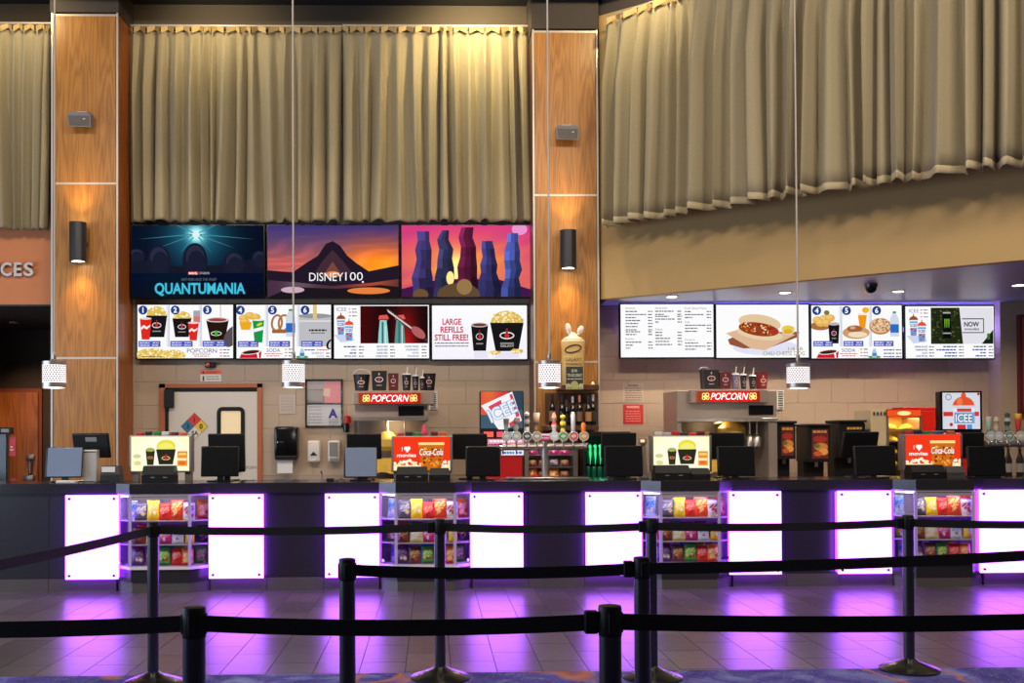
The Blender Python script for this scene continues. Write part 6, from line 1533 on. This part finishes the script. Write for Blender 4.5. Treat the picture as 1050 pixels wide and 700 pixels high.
# ================================================================== THINGS ON THE COUNTER
M_FILM = pm('blue_reflection_display', (126, 142, 170), .25, spec=.7, coat=.5)  # blue-grey face colour stands in for window light reflected in the screens
M_NAVY = pm('display_edge', (34, 38, 56), .4)
def display(x0, y0, x1, y1, Y, label, face, tilt=8, yaw=0, cat='monitor', name='customer_display', led=False):
    a, b = at(x0, y1, Y), at(x1, y0, Y); cx = (a.x+b.x)/2; w = b.x-a.x; h = b.z-a.z
    t = thing(name, label, cat, (cx, Y, ZT), 'tills and displays on the counter')
    M = Matrix.Translation((cx, Y, (a.z+b.z)/2)) @ Matrix.Rotation(math.radians(yaw), 4, 'Z') @ Matrix.Rotation(math.radians(-tilt), 4, 'X')
    MB(M).rbox((-w/2, 0, -h/2), (w/2, .035, h/2), .008, 2).build('housing', M_NAVY if face is M_FILM else BLACK, t, smooth=40)
    MB(M).rbox((-w/2+(.02 if face is M_FILM else .008), -.003, -h/2+.008), (w/2-.006, .001, h/2-.008), .003, 1).build('screen_face', face, t.children[-1])
    if led:
        MB(M).box((-.05, -.004, h*.18), (.07, -.002, h*.36)).build('port_plate', GREYP, t.children[0])
    M2 = Matrix.Translation((cx, Y, 0))
    MB(M2).box((-.03, .03, ZT+.01), (.03, .06, (a.z+b.z)/2)).build('neck', BLACKM, t)
    MB(M2).rbox((-w*.32, -.05, ZT), (w*.32, .12, ZT+.014), .005, 1).build('foot', BLACKM, t)
    return t
FACE = pm('black_display', (12, 12, 15), .30, spec=.4)
YD, YE = 10.62, 10.88
display(73.5, 444, 113, 470, YE, 'black till screen tilted on a stem in front of the left column', BLACK, -14, -10, 'till', 'till_screen', led=True)
display(47, 458, 84, 489.5, YD, 'blue-grey customer display at the left end of the counter', M_FILM, 10, 4)
a, b = at(84.5, 490, 10.7), at(99, 461, 10.7)
t = thing('till_computer', 'upright silver till computer beside the blue-grey display', 'computer', ((a.x+b.x)/2, 10.78, ZT)); MB().rbox((a.x, 10.7, ZT), (b.x, 10.80, b.z), .008).build('case', pm('silver_case', (196, 190, 186), .4, .3), t); MB().box((a.x+.01, 10.697, b.z-.025), (b.x-.01, 10.701, b.z-.018)).build('seam', CHAR, t)
def printer(x0, y0, x1, y1, Y, label, mat=BLACK, paper=None):
    a, b = at(x0, y1, Y), at(x1, y0, Y)
    t = thing('receipt_printer', label, 'printer', ((a.x+b.x)/2, Y+.09, ZT), 'receipt printers and boxes on the counter')
    h = b.z-ZT
    MB().prism([(a.x, Y), (b.x, Y), (b.x, Y+.17), (a.x, Y+.17)], ZT, ZT+h*.45).build('lower_case', mat, t)
    mb = MB(); mb.raw([(a.x, Y+.002, ZT+h*.47), (b.x, Y+.002, ZT+h*.47), (b.x, Y+.17, ZT+h*.47), (a.x, Y+.17, ZT+h*.47), (a.x+.012, Y+.03, ZT+h), (b.x-.012, Y+.03, ZT+h), (b.x-.012, Y+.16, ZT+h), (a.x+.012, Y+.16, ZT+h)],
                      [(0, 3, 2, 1), (4, 5, 6, 7), (0, 1, 5, 4), (1, 2, 6, 5), (2, 3, 7, 6), (3, 0, 4, 7)]); mb.build('cover', mat, t)
    w = b.x-a.x
    if w > .25:
        for k in (.28, .66): MB().box((a.x+w*k, Y-.002, ZT+h*.28), (a.x+w*(k+.12), Y+.0, ZT+h*.34)).build('painted_glint', GREYP, t)  # grey slips stand in for two highlights on the case
    else: MB().box((a.x+w*.2, Y-.002, ZT+h*.3), (a.x+w*.8, Y, ZT+h*.36)).build('slot', CHAR, t)
    if paper: MB().box((a.x+w*.1, Y-.006, ZT+h*.62), (a.x+w*.8, Y-.002, ZT+h*.95)).build('paper', pm('paper', (226, 220, 220), .8), t)
    return t
printer(102.5, 477.5, 122, 492.5, 10.62, 'grey receipt printer with white paper by the left column', CHAR, True)
display(213.5, 444.5, 251, 484, YE, 'black till screen in front of the kitchen door', BLACK, -6, 0, 'till', 'till_screen')
display(206, 457, 244.5, 488.5, YD, 'black customer display in front of the kitchen door', FACE, 6, 0)
display(355.5, 444.5, 391, 471, YE, 'black till screen behind the second blue-grey display', BLACK, -8, 0, 'till', 'till_screen')
display(352.5, 458, 386.5, 489.5, YD, 'blue-grey customer display in front of the left popcorn machine', M_FILM, 10, 4)
display(464, 444.5, 499.5, 471, YE, 'black till screen left of the red drink machine', BLACK, -6, 0, 'till', 'till_screen')
display(477.5, 457, 513, 488.5, YD, 'black customer display left of the beer tower', FACE, 6, 0)
display(616.5, 443.5, 652.5, 470, YE, 'black till screen right of the can cooler', BLACK, -6, 0, 'till', 'till_screen')
display(620, 456.5, 659, 488.5, YD, 'black customer display right of the can cooler', FACE, 6, 0)
display(727.5, 443.5, 763, 470, YE, 'black till screen in front of the right popcorn machine', BLACK, -6, 0, 'till', 'till_screen')
display(736, 457, 774, 488, YD, 'black customer display in front of the right popcorn machine', FACE, 6, 0)
display(863, 442.5, 901.5, 470, YE, 'black till screen tilted back near the food warmer', BLACK, -16, 10, 'till', 'till_screen')
display(876.5, 456.5, 918, 487.5, YD, 'black customer display in front of the food warmer', FACE, 6, -3)
display(985.5, 443.5, 1009, 470, YE, 'black till screen below the right drink machine screen', BLACK, -6, 0, 'till', 'till_screen')
display(992.5, 457, 1031, 488, YD, 'black customer display at the right end of the counter', FACE, 6, 0)
printer(145, 477.5, 178.5, 494, 10.5, 'wide black printer in front of the leftmost light box')
printer(406, 478.5, 439, 494, 10.5, 'wide black printer in front of the left red drink light box')
printer(440, 480, 461.5, 494, 10.52, 'small black box beside the printer at the left red light box')
printer(672, 477, 708, 493, 10.5, 'wide black printer in front of the third light box')
printer(709, 480, 728.5, 493, 10.52, 'small black box beside the printer at the third light box')
printer(935, 476.5, 969.5, 493, 10.5, 'wide black printer in front of the right red drink light box')
printer(971, 478, 990.5, 493, 10.52, 'small grey box beside the printer at the right red light box', pm('mid_grey_plastic', (70, 66, 68), .4))
# glowing red light on a hand-held scanner
p, q = at(656, 490, 10.76), at(665, 447, 10.76)
t = thing('scanner_stand', 'grey hand scanner on a stand beside the third light box', 'scanner', ((p.x+q.x)/2, 10.85, ZT))
MB().rbox((p.x, 10.73, ZT), (q.x, 10.82, ZT+.03), .008).build('foot', GREYP, t); MB().tube((q.x-.03, 10.77, ZT+.03), (p.x+.03, 10.76, q.z-.06), .022).build('grip', pm('scanner_beige', (140, 124, 116), .5), t, smooth=50); MB().rbox((p.x-.005, 10.71, q.z-.08), (p.x+.07, 10.81, q.z-.01), .012).build('head', pm('scanner_beige', (140, 124, 116), .5), t, smooth=50)
MB().rbox((p.x, 10.704, q.z-.06), (p.x+.04, 10.711, q.z-.035), .004, 1).build('lamp', em('scanner_glow', (1.0, .45, .2), 2.0), t)

# ---- backlit counter-top light boxes
def light_box(x0, y0, x1, y1, Y, label, draw):
    a, b = at(x0, y1, Y), at(x1, y0, Y)
    t = thing('light_box', label, 'light box', ((a.x+b.x)/2, Y, ZT), 'counter light boxes')
    MB().rbox((a.x-.02, Y+.004, a.z-.018), (b.x+.025, Y+.13, b.z+.014), .008).build('housing', STEELD, t)
    for x in (a.x, b.x-.05): MB().box((x, Y+.03, ZT), (x+.06, Y+.12, a.z-.018)).build('leg', STEELD, t)
    A = Art.facing(x0, y0, x1, y1, Y, gain=1.0); draw(A); A.build('backlit_picture', t, M_LIGHTBOX)
    zt_ = b.z+.014
    rnd = random.Random(int(x0)); cols = [('red', (196, 30, 34)), ('dark', (40, 40, 46)), ('green', (50, 130, 60)), ('white', (206, 200, 196)), ('maroon', (110, 20, 40)), ('orange', (216, 90, 50))]
    if x0 > 640 and x0 < 700: cols = [('white', (206, 196, 192)), ('pale', (190, 180, 186)), ('red', (190, 24, 26)), ('dark', (40, 40, 46)), ('scarlet', (216, 44, 36)), ('maroon', (110, 20, 40))]
    wd = (b.x-a.x)
    for i, (nm, c) in enumerate(cols):
        if (x0 > 900 and i in (3, 4)) or (400 < x0 < 500 and i == 3): continue
        xx = a.x+wd*(.06+.15*i); l = wd*.125
        o = MB(Matrix.Translation((xx+l/2, Y+.065, zt_)) @ Matrix.Rotation(rnd.uniform(-.15, .15), 4, 'Z')).rbox((-l/2, -.03, 0), (l/2, .03, rnd.uniform(.026, .042)), .008, 2)
        tag(o.build('candy_pack', pm('pack_'+nm, c, .4), smooth=40), '%s candy pack lying on top of the %s' % (nm, label.split(' with')[0].split(' showing')[0]), 'candy pack', 'candy packs on the light boxes')
    return t
def cream(A, x0, y0, x1, y1):
    A.grid(x0, y0, x1, y1, 16, 8, lambda u, v: (255, 255, 244-50*abs(u-.5)-30*abs(v-.5)))
    w = x1-x0
    X = lambda f: x0+w*f
    A.ell(X(.11), y1-8, 3.6, 2.2, (226, 220, 150)); A.ell(X(.10), y1-15, 4.0, 2, (214, 216, 150))
    A.poly([(X(.25), y0+14), (X(.41), y0+14), (X(.385), y1-6), (X(.275), y1-6)], (52, 48, 30)); A.ell(X(.33), y0+13.4, w*.075, 2, (170, 176, 90)); A.ring(X(.33), y0+21.5, 2.6, 1.4, .5, (226, 180, 110)); A.ell(X(.33), y0+21.5, .9, 1.6, (196, 60, 30))
    A.ell(X(.60), y0+10, w*.16, 6.6, (238, 226, 60)); A.ell(X(.60), y0+11, w*.13, 4.6, (246, 240, 120)); A.poly([(X(.43), y0+13), (X(.77), y0+13), (X(.72), y1-6.5), (X(.48), y1-6.5)], (46, 44, 30)); A.ring(X(.60), y0+22, 4.4, 2.0, .8, (240, 206, 160)); A.ell(X(.60), y0+21, 1.3, 2.8, (206, 40, 24)); 
    A.rect(X(.80), y0+15, X(.97), y1-5, (240, 150, 50)); A.rect(X(.82), y0+17, X(.95), y0+19, (250, 220, 120)); A.rect(X(.80), y0+22, X(.96), y0+24.5, (250, 236, 190)); A.ell(X(.88), y1-8, 3.6, 1.8, (236, 110, 40))
def coke(A, x0, y0, x1, y1):
    w = x1-x0; h = y1-y0; X = lambda f: x0+w*f; Yy = lambda f: y0+h*f
    A.rect(x0, y0, x1, y1, (246, 58, 28))
    rnd = random.Random(3)
    A.rect(x0, Yy(.84), x1, y1, (255, 240, 190))
    for i in range(46): A.ell(X(rnd.random()), Yy(.80+.05*math.sin(i*1.7)+rnd.uniform(-.06, .1)), rnd.uniform(1, 2.2), rnd.uniform(.9, 1.7), rnd.choice([(255, 246, 206), (255, 236, 170), (255, 252, 230)]), n=8, layer=(i % 10 == 0))
    A.text('I', X(.145), Yy(.30), X(.158), Yy(.42), (255, 236, 226), .02); A.ell(X(.215), Yy(.335), w*.032, h*.055, W_); A.ell(X(.268), Yy(.335), w*.032, h*.055, W_); A.poly([(X(.185), Yy(.35)), (X(.30), Yy(.35)), (X(.242), Yy(.47))], W_)
    A.text('movies', X(.06), Yy(.49), X(.40), Yy(.60), (255, 240, 232), .03)
    A.poly([(X(.44), Yy(.18)), (X(.90), Yy(.18)), (X(.84), y1), (X(.50), y1)], (206, 110, 26))
    for i in range(40): A.ell(X(rnd.uniform(.50, .84)), Yy(rnd.uniform(.3, .97)), rnd.uniform(.6, 1.8), rnd.uniform(.6, 1.8), rnd.choice([(236, 150, 50), (150, 66, 16), (190, 50, 24), (240, 176, 80), (120, 46, 12)]), n=7, layer=(i % 10 == 0))
    A.rect(X(.44), Yy(.16), X(.90), Yy(.24), (255, 226, 140)); A.text('Coca-Cola', X(.455), Yy(.34), X(.885), Yy(.56), (150, 40, 20), .05, shear=.2); A.text('Coca-Cola', X(.46), Yy(.35), X(.88), Yy(.55), (255, 246, 236), .02, shear=.2)
light_box(134.5, 447.5, 194, 482.5, 10.75, 'leftmost light box showing a black popcorn bucket', lambda A: cream(A, 134.5, 447.5, 194, 482.5))
light_box(403.5, 448, 461.5, 482, 10.75, 'left red light box with a drink cup and I love movies lettering', lambda A: coke(A, 403.5, 448, 461.5, 482))
light_box(670, 447.5, 727.5, 482, 10.75, 'third light box showing a black popcorn bucket, near the red WARNING sheet', lambda A: cream(A, 670, 447.5, 727.5, 482))
light_box(928.5, 446, 985, 480.5, 10.75, 'right red light box with a drink cup and I love movies lettering', lambda A: coke(A, 928.5, 446, 985, 480.5))
# pink toy-like bow and small dish on the boxes
p = at(435, 445, 10.83)
mb = MB(); mb.lathe([(.03, 0), (.036, .01), (.038, .03), (.03, .05), (.02, .09), (.01, .11)], (p.x, 10.82, zat(446.2, 10.75, 435)), 16)
tag(mb.build('pink_ornament', pm('pink_plastic', (206, 50, 90), .45), smooth=50), 'small pink ornament standing on the left red light box', 'ornament')
p = at(961, 444, 10.83)
mb = MB(); mb.lathe([(.03, 0), (.065, .008), (.075, .025), (.062, .03), (.02, .02)], (p.x, 10.82, zat(444.5, 10.75, 961)), 20)
tag(mb.build('dish', pm('teal_dish', (110, 150, 160), .4), smooth=50), 'shallow teal dish on the right red light box', 'dish')

# ---- cables and small bits on the counter
def cable(pts, label):
    t = MB(); t.path([Vector(p) for p in pts], .004, 6); tag(t.build('cable', BLACK), label, 'cable', 'loose cables on the counter')
def squiggle(px, n, amp, seed, Y=10.49):
    rnd = random.Random(seed); x = at(px, 492, Y).x; out = []
    for i in range(n): out.append((x+i*.022, Y+rnd.uniform(-amp, amp), ZT+.005+abs(rnd.gauss(0, .008))))
    return out
cable(squiggle(86, 12, .05, 1), 'tangled black cable under the leftmost blue-grey display')
cable(squiggle(244, 8, .05, 2), 'black cable right of the display by the kitchen door')
cable(squiggle(338, 8, .05, 3), 'black cable left of the second blue-grey display')
cable(squiggle(505, 10, .04, 4), 'black cable right of the display by the beer tower')
cable(squiggle(757, 10, .05, 5), 'black cable in front of the right popcorn machine')
cable(squiggle(893, 8, .05, 6), 'black cable under the display by the food warmer')
# card readers beside the leftmost display
p = at(68, 491, 10.5); tag(MB().rbox((p.x-.09, 10.46, ZT), (p.x+.10, 10.56, ZT+.025), .008).build('card_tray', WHITE), 'flat white tray on the counter under the leftmost display', 'tray')
p = at(338, 492, 10.56); t = thing('card_reader', 'small black card reader left of the second blue-grey display', 'card reader', (p.x, 10.6, ZT)); MB().rbox((p.x-.035, 10.56, ZT), (p.x+.035, 10.66, ZT+.03), .008).build('body', BLACK, t); MB().box((p.x-.02, 10.565, ZT+.03), (p.x+.02, 10.6, ZT+.032)).build('keypad', GREYP, t)

# ---- condiment dispensers under the right taps, wall phone area at left
for px, lab in ((1034, 'clear wine bottle dispenser under the right taps, left one'), (1046, 'clear wine bottle dispenser under the right taps, right one')):
    c = at(px, 492, 11.0)
    t = thing('sauce_bottle', lab.replace('clear wine bottle dispenser', 'dark bottle with orange and white label'), 'bottle', (c.x, 11.0, ZT), 'bottles under the right taps')
    MB().lathe([(.033, 0), (.036, .01), (.036, .17), (.02, .22), (.014, .25), (.014, .31)], (c.x, 11.0, ZT), 16).build('glass', pm('brown_glass', (46, 36, 34), .15), t, smooth=40)
    MB().lathe([(.037, .04), (.037, .13)], (c.x, 11.0, ZT), 16, cap=False).build('label', pm('grey_label', (150, 140, 136), .6), t, smooth=60); MB().lathe([(.016, .28), (.016, .325), (.006, .33)], (c.x, 11.0, ZT), 12).build('cap', pm('orange_cap', (206, 96, 50), .5), t, smooth=40)
# ticket kiosk with red banner at the far left
p, q = at(-14, 500, 11.9), at(9, 444, 11.9)
t = thing('ticket_kiosk', 'black kiosk post with small display and red banner at the left edge', 'kiosk', ((p.x+q.x)/2, 11.95, 0))
MB().rbox((p.x, 11.9, 0), (q.x-.02, 12.0, q.z), .01).build('post', BLACKM, t)
MB().pbox(-12, 438, 12, 445, 11.86, 11.92, .006).build('display', BLACK, t)
MB().pbox(1, 439.5, 9, 443, 11.855, 11.862).build('display_face', GREYP, t)
MB().pbox(9.3, 447, 16, 467.5, 11.93, 11.94).build('banner', RED, t)
A = Art.facing(9.3, 447, 16, 467.5, 11.928); A.dashes(10.5, 458, 13, (240, 200, 196), 1.2); A.dashes(10.2, 461, 14, (240, 200, 196), 1.2); A.build('banner_print', t, M_PRINT)
MB().pbox(11, 490, 16, 500, 11.93, 11.96).build('banner_foot', RED, t)
bpy.data.objects.remove(_fo)
